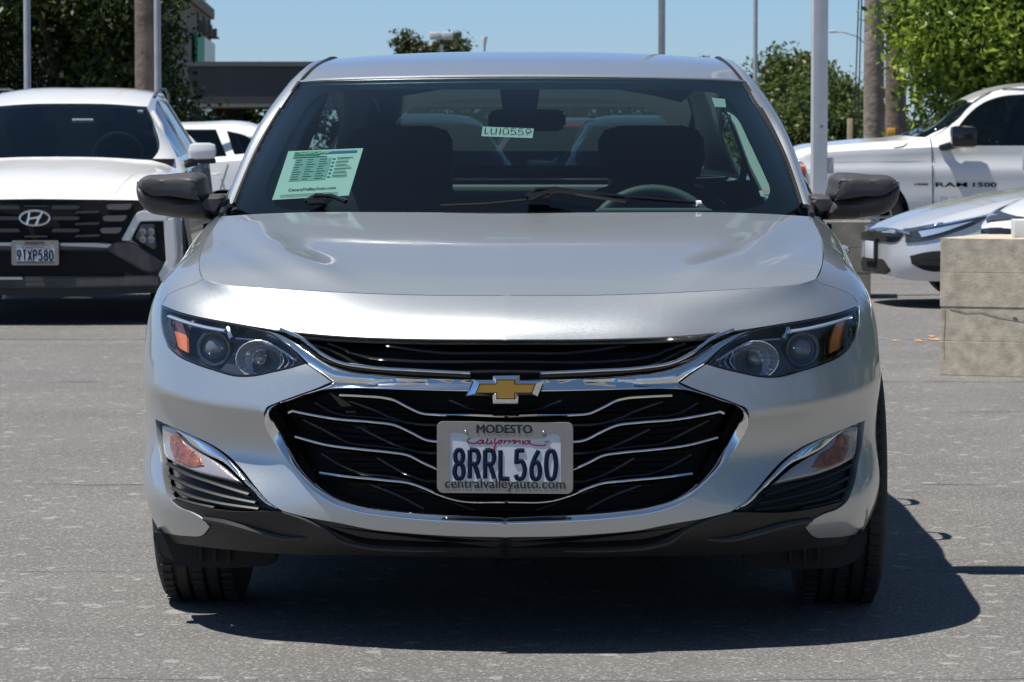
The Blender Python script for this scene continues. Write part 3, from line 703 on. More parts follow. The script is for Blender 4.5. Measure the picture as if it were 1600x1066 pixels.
both('rear_window_border', *panel(REAR, [rect_poly(REAR, 0, REAR.ku[5], 0, REAR.kv[2]), rfi], .05, off=-.006, rim=0), 'frit', join=True)
b_ = MB(); b_.add([(-.75, 4.46, 1.085), (.75, 4.46, 1.085), (.62, 4.84, 1.07), (-.62, 4.84, 1.07)], [(0, 1, 2, 3)]); b_.build('boot_lid', 'silver', malibu)
# ---- cabin
b_ = MB()
b_.box((0, 1.62, .90), (1.50, .50, .14), bevel=.03, rx=.05); b_.box((0, 1.78, .82), (1.45, .25, .22), bevel=.03); b_.box((.37, 1.80, .955), (.40, .16, .06), bevel=.025, rx=-.2); b_.box((0, 1.35, .93), (1.35, .40, .06), rx=.20)
b_.build('dashboard', 'dash', malibu)
b_ = MB(); b_.box((0, 2.9, 0.32), (1.60, 2.6, .04)); b_.box((-.84, 2.8, .65), (.06, 2.7, .66)); b_.box((.84, 2.8, .65), (.06, 2.7, .66)); b_.build('cabin_floor', 'black_void', malibu)
b_ = MB(); hl_ = [[(x * .97, y, z - .03) for x, y, z in r] for r in [[rows_[r][c] for c in range(6)] for r in range(6)]]
V_ = [p for r in hl_ for p in r]; b_.add(V_, [(i * 6 + j, i * 6 + j + 1, (i + 1) * 6 + j + 1, (i + 1) * 6 + j) for i in range(5) for j in range(5)]); b_.mirror()
b_.build('headliner', mat('headliner_cloth', (.16, .16, .155), .9), malibu)
def seat(x, yb, name='front_seat'):
    e = bpy.data.objects.new(name, None); COL.objects.link(e); e.parent = malibu; e.location = (x, yb, 0)
    def slab(nm, rows, mt='seat'):      # rows: (z, y, half width, half depth)
        V = []; n = 16
        for z, y, hw, hd_ in rows:
            for k in range(n):
                a = 2 * math.pi * k / n; c_, s_ = math.cos(a), math.sin(a)
                V.append((hw * math.copysign(abs(c_) ** .5, c_), y + hd_ * math.copysign(abs(s_) ** .6, s_), z))
        m_ = len(rows); Fc = [(i * n + k, i * n + (k + 1) % n, (i + 1) * n + (k + 1) % n, (i + 1) * n + k) for i in range(m_ - 1) for k in range(n)] + [tuple(range(n))[::-1], tuple((m_ - 1) * n + k for k in range(n))]
        MB().add(V, Fc).build(nm, mt, e)
    slab('backrest', [(.55, -.05, .22, .08), (.70, 0, .26, .09), (.88, .06, .26, .085), (1.0, .10, .235, .075), (1.06, .12, .17, .06), (1.08, .13, .10, .03)])
    slab('headrest', [(1.075, .14, .10, .035), (1.10, .14, .155, .05), (1.16, .145, .17, .055), (1.215, .15, .168, .05), (1.245, .155, .15, .04), (1.26, .158, .10, .02)])
    b = MB(); b.box((0, -.25, .48), (.50, .50, .16), bevel=.04); b.build('cushion', 'seat', e); return e
seat(-.40, 2.72); seat(.40, 2.72)
b_ = MB(); b_.box((0, 3.75, .72), (1.30, .22, .62), bevel=.05, rx=-.25); b_.box((0, 3.45, .45), (1.30, .5, .2), bevel=.04)
for x in (-.42, .42): b_.box((x, 3.88, 1.07), (.30, .10, .12), bevel=.035)
b_.build('rear_seat', 'seat', malibu)
b_ = MB(); b_.box((0, 4.22, 1.04), (1.22, .50, .03), bevel=.01); b_.build('parcel_shelf', 'trim_light', malibu)
# steering wheel
e = bpy.data.objects.new('steering_wheel', None); COL.objects.link(e); e.parent = malibu; e.location = (.385, 1.83, .895); e.rotation_euler = (math.radians(-24), 0, 0)
b_ = MB(); ring = [(.19 * math.cos(a), 0, .19 * math.sin(a)) for a in np.linspace(0, 2 * math.pi, 49)]; b_.tube(ring, .0165, 10, cap=False, up=(0, 1, 0)); b_.build('rim', 'wheel_grip', e)
b_ = MB(); b_.lathe([(.0, -.03), (.07, -.025), (.09, .0), (.085, .03)], (0, 0, 0), 'Y', 20); b_.box((0, 0, 0), (.34, .02, .035), bevel=.008); b_.box((0, 0, -.09), (.05, .02, .16), bevel=.008); b_.build('spokes', 'dash', e)
b_ = MB(); b_.box((.385, 1.72, .955), (.34, .05, .13), bevel=.02); b_.build('instrument_hood', mat('instrument_panel', (.20, .21, .21), .5), malibu)
# interior mirror with sensor pod
w = lambda px, py, y: lp(px, py, y, 1)
b_ = MB(); Z = lambda px, py, y, off=0: (w(px, py, y).x, y + off, w(px, py, y).z)
b_.prism([(-.045, -.075), (.045, -.075), (.06, .03), (-.06, .03)], Z(812, 150, 2.0), (1, 0, 0), (0, 0, 1), (0, 1, 0), .05, bevel=.012); b_.tube([Z(812, 160, 2.02), Z(818, 180, 2.07)], .015, 8); b_.build('sensor_pod', 'black_plastic', malibu)
b_ = MB(); mc = Z(824, 187, 2.08); b_.prism([(-.115, -.028), (-.10, -.036), (.10, -.034), (.113, -.024), (.113, .022), (.10, .030), (-.10, .030), (-.115, .022)], mc, (1, 0, 0), (0, 0, 1), (0, 1, 0), .035, bevel=.009); b_.build('interior_mirror', 'black_plastic', malibu)
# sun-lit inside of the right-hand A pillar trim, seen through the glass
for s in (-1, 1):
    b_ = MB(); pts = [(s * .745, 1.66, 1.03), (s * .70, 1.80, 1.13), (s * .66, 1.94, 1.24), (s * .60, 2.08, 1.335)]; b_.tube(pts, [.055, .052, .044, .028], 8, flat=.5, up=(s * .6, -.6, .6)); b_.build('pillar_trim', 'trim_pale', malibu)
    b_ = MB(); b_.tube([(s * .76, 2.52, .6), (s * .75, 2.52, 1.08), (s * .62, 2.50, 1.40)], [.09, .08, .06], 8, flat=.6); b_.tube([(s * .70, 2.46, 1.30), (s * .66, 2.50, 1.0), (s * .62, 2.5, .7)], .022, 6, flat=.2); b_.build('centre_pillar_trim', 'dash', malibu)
# ---- on-glass stickers (part of the car)
def on_wind(px, py, off=-.004, side=1):
    o, d = lray(px, py, side); h = WIND.hit(o, d); P = WIND.ev(h[None], off)[0]; return Vector((P[0] * side, P[1], P[2]))
def quad_on(name, quad, material, parent=None, off=-.008, n=6):
    pts = []
    for i in range(n + 1):
        for j in range(n + 1):
            a = np.array(quad[0]) * (1 - i / n) + np.array(quad[1]) * (i / n); b = np.array(quad[3]) * (1 - i / n) + np.array(quad[2]) * (i / n); q = a * (1 - j / n) + b * (j / n)
            pts.append(on_wind(q[0], q[1], off, -1 if q[0] < 800 else 1))
    return mk(name, pts, [(i * (n + 1) + j, (i + 1) * (n + 1) + j, (i + 1) * (n + 1) + j + 1, i * (n + 1) + j + 1) for i in range(n) for j in range(n)], material, parent)
sticker = quad_on('number_sticker', [(754, 194), (834, 197), (832, 212), (752, 209)], 'white', malibu, n=3)
def plane_writer(quad, off, side_px=800):
    """map (a,b) in 0..1 over a pixel quad onto the windshield"""
    def f(a, b):
        t = np.array(quad[3]) * (1 - a) + np.array(quad[2]) * a; u_ = np.array(quad[0]) * (1 - a) + np.array(quad[1]) * a; q = t * (1 - b) + u_ * b
        return on_wind(q[0], q[1], off, -1 if q[0] < side_px else 1)
    return f
def strokes(glyphs, adv, f, r, h0, h1, x0, width, material, name, parent, seg=5, flat=.3, up=(0, 1, 0)):
    b = MB(); n = sum(adv.get(g, 1) for g in glyphs); x = 0
    for g in glyphs:
        for st in STK[g]:
            q = cr_curve(st, .18) if len(st) > 2 else np.array([p[:2] for p in st])
            b.tube([f(x0 + (x + a * adv.get(g, 1) * .72 + .12) / n * width, h0 + c * (h1 - h0)) for a, c in q], r, seg, flat=flat, up=up)
        x += adv.get(g, 1)
    return b.build(name, material, parent)
# hand-drawn glyph strokes in a unit box; third value 1 = sharp corner
STK = {
 '8': [[(.5, .53), (.12, .66), (.08, .83), (.25, .97), (.5, 1), (.75, .97), (.92, .83), (.88, .66), (.5, .53), (.1, .40), (.02, .2), (.18, .04), (.5, 0), (.82, .04), (.98, .2), (.9, .40), (.5, .53)]],
 'R': [[(0, 0), (0, 1)], [(0, 1, 1), (.5, 1, 1), (.85, .94), (.98, .77), (.86, .58), (.5, .51, 1), (0, .51, 1)], [(.5, .5), (.62, .4, 0), (1, 0)]],
 'L': [[(0, 1, 1), (0, 0, 1), (.95, 0, 1)]],
 '5': [[(.92, 1, 1), (.12, 1, 1), (.05, .55, 1), (.4, .62), (.78, .57), (.97, .36), (.85, .1), (.5, 0), (.1, .06), (0, .14)]],
 '6': [[(.82, 1, 1), (.3, .66), (.04, .34), (.12, .09), (.5, 0), (.88, .09), (.96, .3), (.85, .51), (.5, .59), (.2, .52)]],
 '0': [[(.5, 1), (.16, .93), (.02, .72), (.02, .28), (.16, .07), (.5, 0), (.84, .07), (.98, .28), (.98, .72), (.84, .93), (.5, 1)]],
 '9': [[(.18, 0, 1), (.7, .34), (.96, .66), (.88, .91), (.5, 1), (.12, .91), (.04, .7), (.15, .49), (.5, .41), (.8, .48)]],
 'T': [[(0, 1), (1, 1)], [(.5, 1), (.5, 0)]], 'X': [[(0, 0), (1, 1)], [(0, 1), (1, 0)]], 'P': [[(0, 0), (0, 1)], [(0, 1, 1), (.5, 1, 1), (.88, .93), (.98, .75), (.86, .56), (.5, .48, 1), (0, .48, 1)]],
 'C': [[(.95, .85), (.1, 1), (.0, .1), (.7, 0)]], 'U': [[(0, 1), (.05, .1), (.8, 0), (.95, 1)]], '1': [[(.5, 1), (.4, 0)]], 'D': [[(.1, 1), (.1, 0)], [(.0, .95), (.8, .95), (.98, .5), (.8, .1), (.1, 0)]],
}
strokes('LU10559', {'1': .6, 'L': .8}, plane_writer([(754, 194), (834, 197), (832, 212), (752, 209)], -.0045), .0011, .18, .82, .04, .94, 'ink', 'sticker_writing', sticker)
s2 = quad_on('corner_sticker', [(1113, 149), (1134, 151), (1136, 164), (1118, 163)], 'white', malibu, n=2)
s3 = quad_on('oil_sticker', [(1187, 294), (1204, 295), (1203, 305), (1190, 303)], 'white', malibu, n=2)
mb = MB(); f = plane_writer([(1187, 294), (1204, 295), (1203, 305), (1190, 303)], .0, 0)
for k in range(4): mb.tube([f(.25 + k * .14, .35), f(.30 + k * .14, .7)], .001, 4)
mb.build('sticker_writing', 'red_ink', s3)
# ---- information sheet behind the glass: a thing of its own
sheet = thing('information_sheet', tuple(MW @ Vector((-.62, 1.55, 1.05))), 'mint green printed sales sheet taped inside the windshield of the silver sedan', 'paper')
def in_sheet(o):
    o.parent = sheet; o.matrix_parent_inverse = (Matrix.Translation(MW @ Vector((-.62, 1.55, 1.05)))).inverted() @ MW; return o
SQ = [(448, 231), (566, 226), (543, 300), (423, 307)]
fs = plane_writer(SQ, -.012)
def sheet_quad(name, a0, b0, a1, b1, material, lift, n=4):
    f = plane_writer(SQ, -.012 + lift); P = [f(a0 + (a1 - a0) * i / n, b0 + (b1 - b0) * j / n) for i in range(n + 1) for j in range(n + 1)]
    return [P, [(i * (n + 1) + j, (i + 1) * (n + 1) + j, (i + 1) * (n + 1) + j + 1, i * (n + 1) + j + 1) for i in range(n) for j in range(n)]]
in_sheet(mk('paper', *sheet_quad('', 0, 0, 1, 1, None, 0, 8), 'paper'))
in_sheet(mk('print_panel', *sheet_quad('', .14, .36, .62, .82, None, .0014), 'paper_grey'))
hb = MB(); hb.add(*sheet_quad('', .10, .88, .45, .965, None, .0014)); in_sheet(hb.build('header_band', 'green_ink'))
hb = MB(); hb.add(*sheet_quad('', .45, .905, .93, .955, None, .0014)); in_sheet(hb.build('header_band', 'blue_ink'))
def sheet_text(body, a, b, wdt, hgt, material, name, lift=.0022, **k):
    V, Fc = text_mb(body, **k); A = np.array(V); lo, hi = A.min(0), A.max(0); f = plane_writer(SQ, -.012 + lift)
    in_sheet(mk(name, [f(a + (p[0] - lo[0]) / (hi[0] - lo[0]) * wdt, b + (p[1] - lo[1]) / (hi[1] - lo[1]) * hgt) for p in V], Fc, material, smooth=False))
sheet_text('SuperCenter', .17, .885, .42, .075, 'white', 'header_words', .003, bold=.02)
sheet_text('CentralValleyAuto.com', .18, .13, .62, .075, 'ink', 'web_address', bold=.012)
rnd = random.Random(4)
tl = MB(); f = plane_writer(SQ, -.012 + .0026)
for k in range(9):
    b = .79 - k * .05
    for (x0, x1) in ((.16, .27), (.31, .44), (.47, .60)): tl.tube([f(x0, b), f(x0 + (x1 - x0) * rnd.uniform(.5, 1), b)], .0009, 4)
for k in range(6):
    b = .80 - k * .075; tl.tube([f(.70, b), f(.88 + rnd.uniform(-.04, .06), b)], .0012, 4); tl.tube([f(.70, b - .025), f(.84 + rnd.uniform(-.04, .06), b - .025)], .0008, 4)
for k in range(3): tl.tube([f(.10, .07 - k * .02), f(.85, .07 - k * .02)], .0007, 4)
tl.tube([f(.10, .84), f(.55, .845)], .0014, 4)
in_sheet(tl.build('small_print', mat('sheet_ink', (.10, .22, .22), .7)))
hb = MB()
for k in range(6): hb.add(*sheet_quad('', .635, .775 - k * .075, .675, .805 - k * .075, None, .0016, 1))
in_sheet(hb.build('print_boxes', 'teal'))

# ---------------------------------------------------------------- headlights
def bp(px, py, off=0., side=-1):     # point on (or under) the front skin at a pixel of the left half, x positive
    o, d = lray(px, py, side); h = BELT.hit(o, d); return Vector(BELT.ev(h[None], off)[0])
def bpl(pts, off, step=5, curve=True):
    Q = cr_curve(pts, step) if curve else pts; return [tuple(bp(a, b, off)) for a, b in Q]
for s in (-1, 1):
    hroot = bpy.data.objects.new('headlight', None); COL.objects.link(hroot); hroot.parent = malibu
    def half(mb, name, m_, **k):
        if s < 0: mb.flipx()
        return mb.build(name, m_, hroot, **k)
    hin = inset(hl, .003, False)
    V_, F_ = panel(BELT, [hin], .02, off=.001, rim=0); half(MB().add(V_, F_), 'lens', 'lamp_glass')
    V_, F_ = panel(BELT, [inset(hl, .001, False), inset(hl, .006, False)], .02, off=-.001, rim=.06); half(MB().add(V_, F_), 'bezel', 'black_gloss')
    V_, F_ = panel(BELT, [inset(hl, .004, False)], .02, off=-.055, rim=0); half(MB().add(V_, F_), 'housing', 'lamp_dark')
    b = MB(); b.tube(bpl([(261, 493), (288, 502), (320, 510), (350, 515)], -.008), .008, 8, flat=.6); half(b, 'light_guide', mat('light_guide_%d' % s, (.42, .52, .70), .15, .3, .8))
    b = MB(); b.tube(bpl([(352, 500), (356, 513), (358, 526), (362, 534)], -.012), [.004] + [.008] * 30, 8) if 0 else b.tube(bpl([(353, 508), (355, 518), (358, 527)], -.012), .007, 8); half(b, 'divider', 'chrome')
    # outer amber side reflector
    ap = clean(uvs(BELT, [(258, 494, 1), (273, 498, 1), (280, 528), (281, 548, 1), (268, 541), (259, 522)], 3, closed=True)); V_, F_ = panel(BELT, [ap], .008, off=-.022, rim=.006); half(MB().add(V_, F_), 'amber_reflector', 'amber_bright')
    # projector barrel
    def disc(px, py, off, prof, m_, name, ry=0):
        c = bp(px, py, off); b = MB(); b.lathe(prof, (0, 0, 0), 'Y', 28); R_ = Matrix.Rotation(.25, 3, 'Z'); b.v = [tuple(c + R_ @ Vector(v)) for v in b.v]; half(b, name, m_)
    disc(317, 535, -.05, [(.045, -.02), (.042, -.024), (.036, -.022), (.034, -.01), (.0, .0)], 'lamp_dark', 'projector_ring')
    disc(317, 535, -.05, [(.0, -.028), (.015, -.026), (.026, -.018), (.033, -.006)], mat('projector_lens_%d' % s, (.16, .18, .20), .12, .2, .8), 'projector_lens')
    # multi-facet high beam bowl
    c = bp(392, 548, -.052); b = MB(); nn = 22
    prof = [(.052, -.030), (.050, -.032), (.046, -.02), (.038, -.004), (.026, .008), (.013, .014)]
    V_ = []; rr = random.Random(3)
    for i, (r, h) in enumerate(prof):
        for k in range(nn):
            a = 2 * math.pi * k / nn; j = rr.uniform(-.0025, .0025) if i > 1 else 0
            V_.append(c + Matrix.Rotation(.2, 3, 'Z') @ Vector((r * 1.12 * math.cos(a), h + j, r * .92 * math.sin(a))))
    b.add(V_, [(i * nn + k, (i + 1) * nn + k, (i + 1) * nn + (k + 1) % nn, i * nn + (k + 1) % nn) for i in range(len(prof) - 1) for k in range(nn)]); half(b, 'reflector_bowl', 'reflector', angle=8)
    disc(392, 548, -.05, [(.017, .01), (.017, -.012), (.013, -.018), (.007, -.022), (.0, -.022)], mat('bulb_cap_%d' % s, (.25, .25, .26), .25, .8), 'bulb_cap')
    b = MB(); b.tube(bpl([(362, 524), (395, 527), (430, 540), (458, 560)], -.02), .003, 6); half(b, 'inner_trim', 'chrome')
    b = MB()
    for q in range(4): b.tube(bpl([(425 + q * 9, 535 + q * 5), (432 + q * 8, 555 + q * 3), (420 + q * 9, 575 - q * 3)], -.035), .0018, 5)
    half(b, 'inner_ribs', 'reflector')
# ---------------------------------------------------------------- grille
gr_in = [(478, 617, 1), (455, 626), (434, 633), (425, 640), (422, 648), (428, 666), (446, 698), (471, 732), (499, 761), (524, 777), (560, 789), (618, 798), (690, 804), (CX, 809)]
bar_top = [(393, 510, 1), (425, 516), (452, 528), (478, 545), (510, 566), (540, 577), (585, 584), (650, 589), (735, 592), (CX, 593)]
bar_bot = [(CX, 612), (735, 612), (650, 610), (590, 608), (545, 607), (512, 609), (478, 617)]
chr_out = clean(uvs(BELT, bar_top, 4) + [p for p in []] + uvs(BELT, bar_bot, 4) + uvs(BELT, gr_in, 4) + uvs(BELT, gr_out[::-1], 4)[:] + uvs(BELT, [(518, 597, 1), (500, 583), (478, 568, 1), (455, 545), (430, 528), (393, 510, 1)], 4)[1:])
_top = np.array(uvs(BELT, bar_top, 4) + uvs(BELT, [(518, 597, 1), (500, 583), (478, 568, 1), (455, 545), (430, 528), (393, 510, 1)], 4)); _out = np.array(uvs(BELT, gr_out, 4)); _inn = np.array(uvs(BELT, bar_bot, 4) + uvs(BELT, gr_in, 4)); _in2 = np.array(uvs(BELT, gr_in, 4)); _bot = np.array(uvs(BELT, bar_bot, 4))
def chrome_ramp(V):            # the face leans back: its upper edge sits deeper than its lower edge
    z = BELT.ev(V)[:, 2]; dt = np.minimum(dist_poly(V, _top, False), dist_poly(V, _out, False)); di = dist_poly(V, _inn, False)
    hi = dt / (dt + di + 1e-6); lo_ = di / (dt + di + 1e-6); k = np.clip((z - .535) / .03, 0, 1); return -.014 + .018 * (hi * k + lo_ * (1 - k))
both('grille_surround', *panel(BELT, [chr_out], .007, off=.004, rim=.03, pillow=(.005, .006), ramp=chrome_ramp), 'chrome', join=True)
# second thin chrome strip over the main bar
ts = [(440, 516), (470, 529), (500, 551), (530, 566), (575, 574), (650, 579), (735, 583)]
for s in (-1, 1):
    b = MB(); b.tube(bpl(ts, .004, 4), .0055, 8, flat=.8)
    if s < 0: b.flipx()
    b.build('chrome_strip', 'chrome', malibu)
    b = MB(); b.tube(bpl([(470, 538), (505, 560), (540, 572), (590, 579), (735, 588)], -.002, 4), .0035, 6)
    if s < 0: b.flipx()
    b.build('strip_groove', 'black_gloss', malibu)
# backing behind both openings
gb_up = clean(uvs(BELT, [(CX, 528, 1), (600, 524), (450, 514), (400, 508), (380, 512, 1), (440, 540), (500, 575), (600, 590), (CX, 600, 1)], 8))
gb_lo = clean(uvs(BELT, [(CX, 600, 1), (560, 600), (480, 612), (425, 635), (418, 650), (440, 700), (490, 760), (560, 792), (CX, 814, 1)], 8))
both('grille_backing', *panel(BELT, [gb_up], .03, off=-.075, rim=0), 'black_void', join=True)
both('grille_backing', *panel(BELT, [gb_lo], .03, off=-.085, rim=0), 'black_void', join=True)
# inner dark frame of the openings
b = MB(); b.tube(bpl([(CX, 530), (560, 525), (450, 515), (402, 509)], -.012, 6), .006, 6); both('opening_rim', b.v, b.f, 'black_gloss', join=True)
def grille_bar(pts, m_, r, off, name, flat=1.6, back=None, both_=True):
    P = [Vector(p) for p in bpl(pts, off, 4)]
    b = MB(); b.tube(P, r, 8, flat=flat, up=(0, 0, 1))
    if back:                  # the blade running back from the bright edge
        n = len(P); V = [tuple(p) for p in P] + [(p.x, p.y + back, p.z - .004) for p in P] + [(p.x, p.y + back, p.z - .010) for p in P] + [(p.x, p.y, p.z - .008) for p in P]
        b2 = MB(); b2.add(V, [(i, i + 1, n + i + 1, n + i) for i in range(n - 1)] + [(3 * n + i + 1, 3 * n + i, 2 * n + i, 2 * n + i + 1) for i in range(n - 1)]); both(name + '_blade', b2.v, b2.f, 'black_gloss', join=pts[-1][0] >= CX)
    both(name, b.v, b.f, m_, join=pts[-1][0] >= CX)
chb = [[(527, 617), (565, 619), (600, 622), (613, 625), (635, 636), (658, 646), (680, 648), (740, 649), (CX, 651)],
       [(446, 647), (470, 651), (520, 657), (580, 661), (615, 666), (640, 677), (665, 689), (690, 692)],
       [(455, 686), (500, 696), (560, 703), (610, 708), (635, 712), (660, 724), (690, 737)],
       [(494, 738), (540, 745), (600, 751), (640, 756), (660, 763), (685, 774), (710, 782), (CX, 786)]]
for p in chb: grille_bar(p, 'chrome', .0046, -.018, 'grille_bar', flat=.75, back=.05)
dkb = [[(540, 626), (590, 645), (620, 660), (645, 665), (695, 667)], [(484, 628), (515, 645), (540, 652), (600, 658), (618, 662)], [(466, 664), (505, 680), (540, 695), (580, 699), (630, 705)],
       [(560, 672), (610, 695), (640, 706), (695, 710)], [(492, 710), (530, 730), (560, 741), (600, 745), (640, 752)], [(585, 716), (640, 745), (660, 752), (690, 753)], [(575, 758), (620, 776), (660, 798)], [(640, 760), (690, 780), (740, 800)],
       [(700, 625), (740, 640), (CX, 645)]]
for p in dkb: grille_bar(p, 'black_gloss', .0045, -.030, 'grille_vane', flat=.8)
upb = [[(505, 528), (540, 543), (575, 553), (610, 557), (CX, 561)], [(455, 522), (520, 545), (560, 566), (600, 573), (CX, 578)], [(600, 531), (650, 541), (CX, 546)]]
for p in upb: grille_bar(p, 'black_gloss', .005, -.030, 'upper_grille_vane', flat=.8, back=.03)
hz = MB()
for k in range(15):           # fine horizontal louvres deep in the opening
    y_ = 640 + k * 10; l_ = np.interp(y_, [640, 690, 730, 760, 790, 806], [445, 470, 500, 530, 600, 720])
    if l_ < 780: hz.tube(bpl([(l_, y_ - 3), ((l_ + CX) / 2, y_), (CX, y_ + 1)], -.06, 30), .0055, 4)
both('louvres', hz.v, hz.f, 'black_plastic', join=True)
# ---- bowtie emblem
bow_o = [(740.2, 592.7), (769.5, 592.7), (769.5, 586.5), (813.4, 585.5), (813.4, 594), (852.8, 593.8), (841.6, 620.3), (811, 620.3), (810, 631), (769.5, 631), (768.4, 619.5), (727.4, 619)]
bow_i = [(750.4, 601), (776.9, 601), (776.9, 594.5), (803.3, 594.5), (803.3, 601), (835.5, 601), (830.3, 613.6), (803.3, 613.6), (803.3, 622.6), (776.9, 622.6), (776.9, 613.6), (744.7, 613.6)]
def emb(poly, y0, m_, name, dep, bev, parent):
    c = w(790, 608, y0); P = [w(a, b, y0) for a, b in poly]
    b = MB(); b.prism([(p.x, p.z) for p in P], (0, y0, 0), (1, 0, 0), (0, 0, 1), (0, 1, 0), dep, bevel=bev); return b.build(name, m_, parent, angle=20)
em = bpy.data.objects.new('emblem', None); COL.objects.link(em); em.parent = malibu
fb = MB(); n_ = 12; gi = np.array(bow_i); ge_ = gi + np.array([(-1.6, -1.4), (-1.6, -1.4), (-1.6, -1.4), (1.6, -1.4), (1.6, -1.4), (2.2, -1.4), (1.4, 1.4), (1.6, 1.4), (1.6, 1.4), (-1.6, 1.4), (-1.6, 1.4), (-2.2, 1.4)])
R0 = [w(a, c, -.012) for a, c in bow_o]; R1 = [w(a, c, -.024) for a, c in bow_o]; R2 = [w(a * .82 + c2[0] * .18, c * .82 + c2[1] * .18, -.030) for (a, c), c2 in zip(bow_o, ge_)]; R3 = [w(a, c, -.038) for a, c in ge_]; R4 = [w(a, c, -.030) for a, c in bow_i]
fb.add(R0 + R1 + R2 + R3 + R4, [(r * n_ + i, (r + 1) * n_ + i, (r + 1) * n_ + (i + 1) % n_, r * n_ + (i + 1) % n_) for r in range(4) for i in range(n_)]); fb.build('emblem_frame', 'chrome', em, smooth=False)
emb(bow_i, -.0335, 'gold', 'emblem_fill', .012, .0008, em)
# ---------------------------------------------------------------- licence plates
def plate(parent, c, u, v, n, W, H, number, rot=0, full=True, words=('MODESTO', 'California', 'centralvalleyauto.com')):
    """c centre of the frame; u right, v up, n towards the viewer"""
    u, v, n = Vector(u).normalized(), Vector(v).normalized(), Vector(n).normalized(); c = Vector(c)
    if rot: R_ = Matrix.Rotation(rot, 3, n); u = R_ @ u; v = R_ @ v
    e = bpy.data.objects.new('license_plate', None); COL.objects.link(e); e.parent = parent
    def rr(w_, h_, r, k=5): return [(sx * (w_ / 2 - r) + r * math.cos(a), sy * (h_ / 2 - r) + r * math.sin(a)) for sx, sy, a0 in ((1, 1, 0), (-1, 1, 90), (-1, -1, 180), (1, -1, 270)) for a in [math.radians(a0 + 90 * i / k) for i in range(k + 1)]]
    b = MB(); b.prism(rr(W * .97, H * .96, .012), c, u, v, n, .002); b.build('plate_sheet', 'plate', e, angle=30)
    # frame: ring with the notched upper edge
    ou = np.array(rr(W, H, W * .045)); iw, ih = W * .41, H
    inn = np.array([(-iw, -H * .335), (iw, -H * .335), (iw, H * .30), (iw * .93, H * .34), (iw * .80, H * .34), (iw * .68, H * .275), (-iw * .62, H * .275), (-iw * .72, H * .34), (-iw, H * .355)])
    V2, T2 = cdt([ou, inn], W * .06)
    P0 = [c + u * a + v * b_ + n * .0045 for a, b_ in V2]; Fc = []
    for t in T2:
        nn = (P0[t[1]] - P0[t[0]]).cross(P0[t[2]] - P0[t[0]]); Fc.append(tuple(t) if nn.dot(n) > 0 else tuple(t[::-1]))
    m_ = len(P0); V = P0[:]; 
    for ring, dz in ((ou, -.006), (inn, .002)):
        k0 = len(V); L = len(ring)
        V += [c + u * a + v * b_ + n * .0045 for a, b_ in ring] + [c + u * (a * (1.006 if dz < 0 else 1)) + v * (b_ * (1.006 if dz < 0 else 1)) + n * dz for a, b_ in ring]
        for i in range(L): Fc.append((k0 + i, k0 + (i + 1) % L, k0 + L + (i + 1) % L, k0 + L + i))
    mk('plate_frame', V, Fc, 'plate_frame', e, smooth=False)
    s_ = W / .318
    f = lambda a, b_, z=.0035: c + u * (a * W) + v * (b_ * H) + n * z
    # raised characters
    x0, x1, yb, yt = -.395, .395, -.295, .105
    ch = MB(); ad = 1 / 7
    pos = []
    for i, g in enumerate(number):
        a0 = x0 + (x1 - x0) * (i / 7 + .028); a1 = x0 + (x1 - x0) * ((i + 1) / 7 - .028)
        for st in STK[g]:
            q = cr_curve(st, .12) if len(st) > 2 else np.array([p[:2] for p in st], float)
            ch.tube([f(a0 + (a1 - a0) * a, yb + (yt - yb) * b_, .0028) for a, b_ in q], .0054 * s_, 8, flat=.34, up=tuple(n))
    ch.build('characters', 'navy', e)
    # lettering lies 0.4 mm proud of the frame
    t1 = MB(); put_text(t1, words[0], f(-.005, .345, .0052), u, v, w=W * .405, h=H * .115); [put_text(t1, words[0], f(-.005 + dx, .345 + dy, .0052 + .0001 * k), u, v, w=W * .405, h=H * .115) for k, dx, dy in ((1, .004, 0), (2, -.004, 0), (3, 0, .008))]; t1.build('frame_lettering', 'ink', e, smooth=False)
    if full:
        t2 = MB(); [put_text(t2, words[2], f(dx, -.472, .0052 + .0001 * k), u, v, w=W * .885) for k, dx in ((0, -.0015), (1, .0015), (2, 0))]; t2.build('frame_lettering', 'ink', e, smooth=False)
    else:
        t2 = MB(); put_text(t2, words[2], f(0, -.46, .0052), u, v, w=W * .8, bold=.012); t2.build('frame_lettering', 'ink', e, smooth=False)
    cal = [[(.13, .85), (.10, 1.0), (.03, .6), (.02, .1), (.07, 0), (.13, .2)], [(.19, .4), (.145, .3), (.15, 0), (.185, .1), (.195, .4), (.20, .05), (.22, .0)], [(.23, .0), (.27, .9), (.255, .5), (.262, 0), (.29, .1)], [(.30, .4), (.305, 0), (.325, .1)], [(.37, .95), (.35, .6), (.345, -.6), (.33, -.9), (.34, -.3), (.38, .2)],
           [(.415, .4), (.385, .2), (.405, 0), (.43, .2), (.415, .4), (.45, .35)], [(.46, 0), (.47, .4), (.475, .25), (.51, .42)], [(.52, 0), (.53, .4), (.54, .25), (.575, .4), (.585, 0)], [(.60, 0), (.61, .4), (.63, .25), (.655, .4), (.665, 0)], [(.70, .4), (.705, 0), (.72, .1)], [(.78, .4), (.735, .3), (.74, 0), (.775, .1), (.785, .4), (.79, .05), (.84, -.1), (.95, -.15), (1.0, .05)]]
    c3 = MB()
    for st in cal: c3.tube([f(-.275 + .58 * a, .195 + .125 * b_, .0026) for a, b_ in cr_curve([(p[0], p[1]) for p in st], .05)], .0017 * s_, 5, flat=.25, up=tuple(n))
    c3.build('state_script', 'red_ink', e)
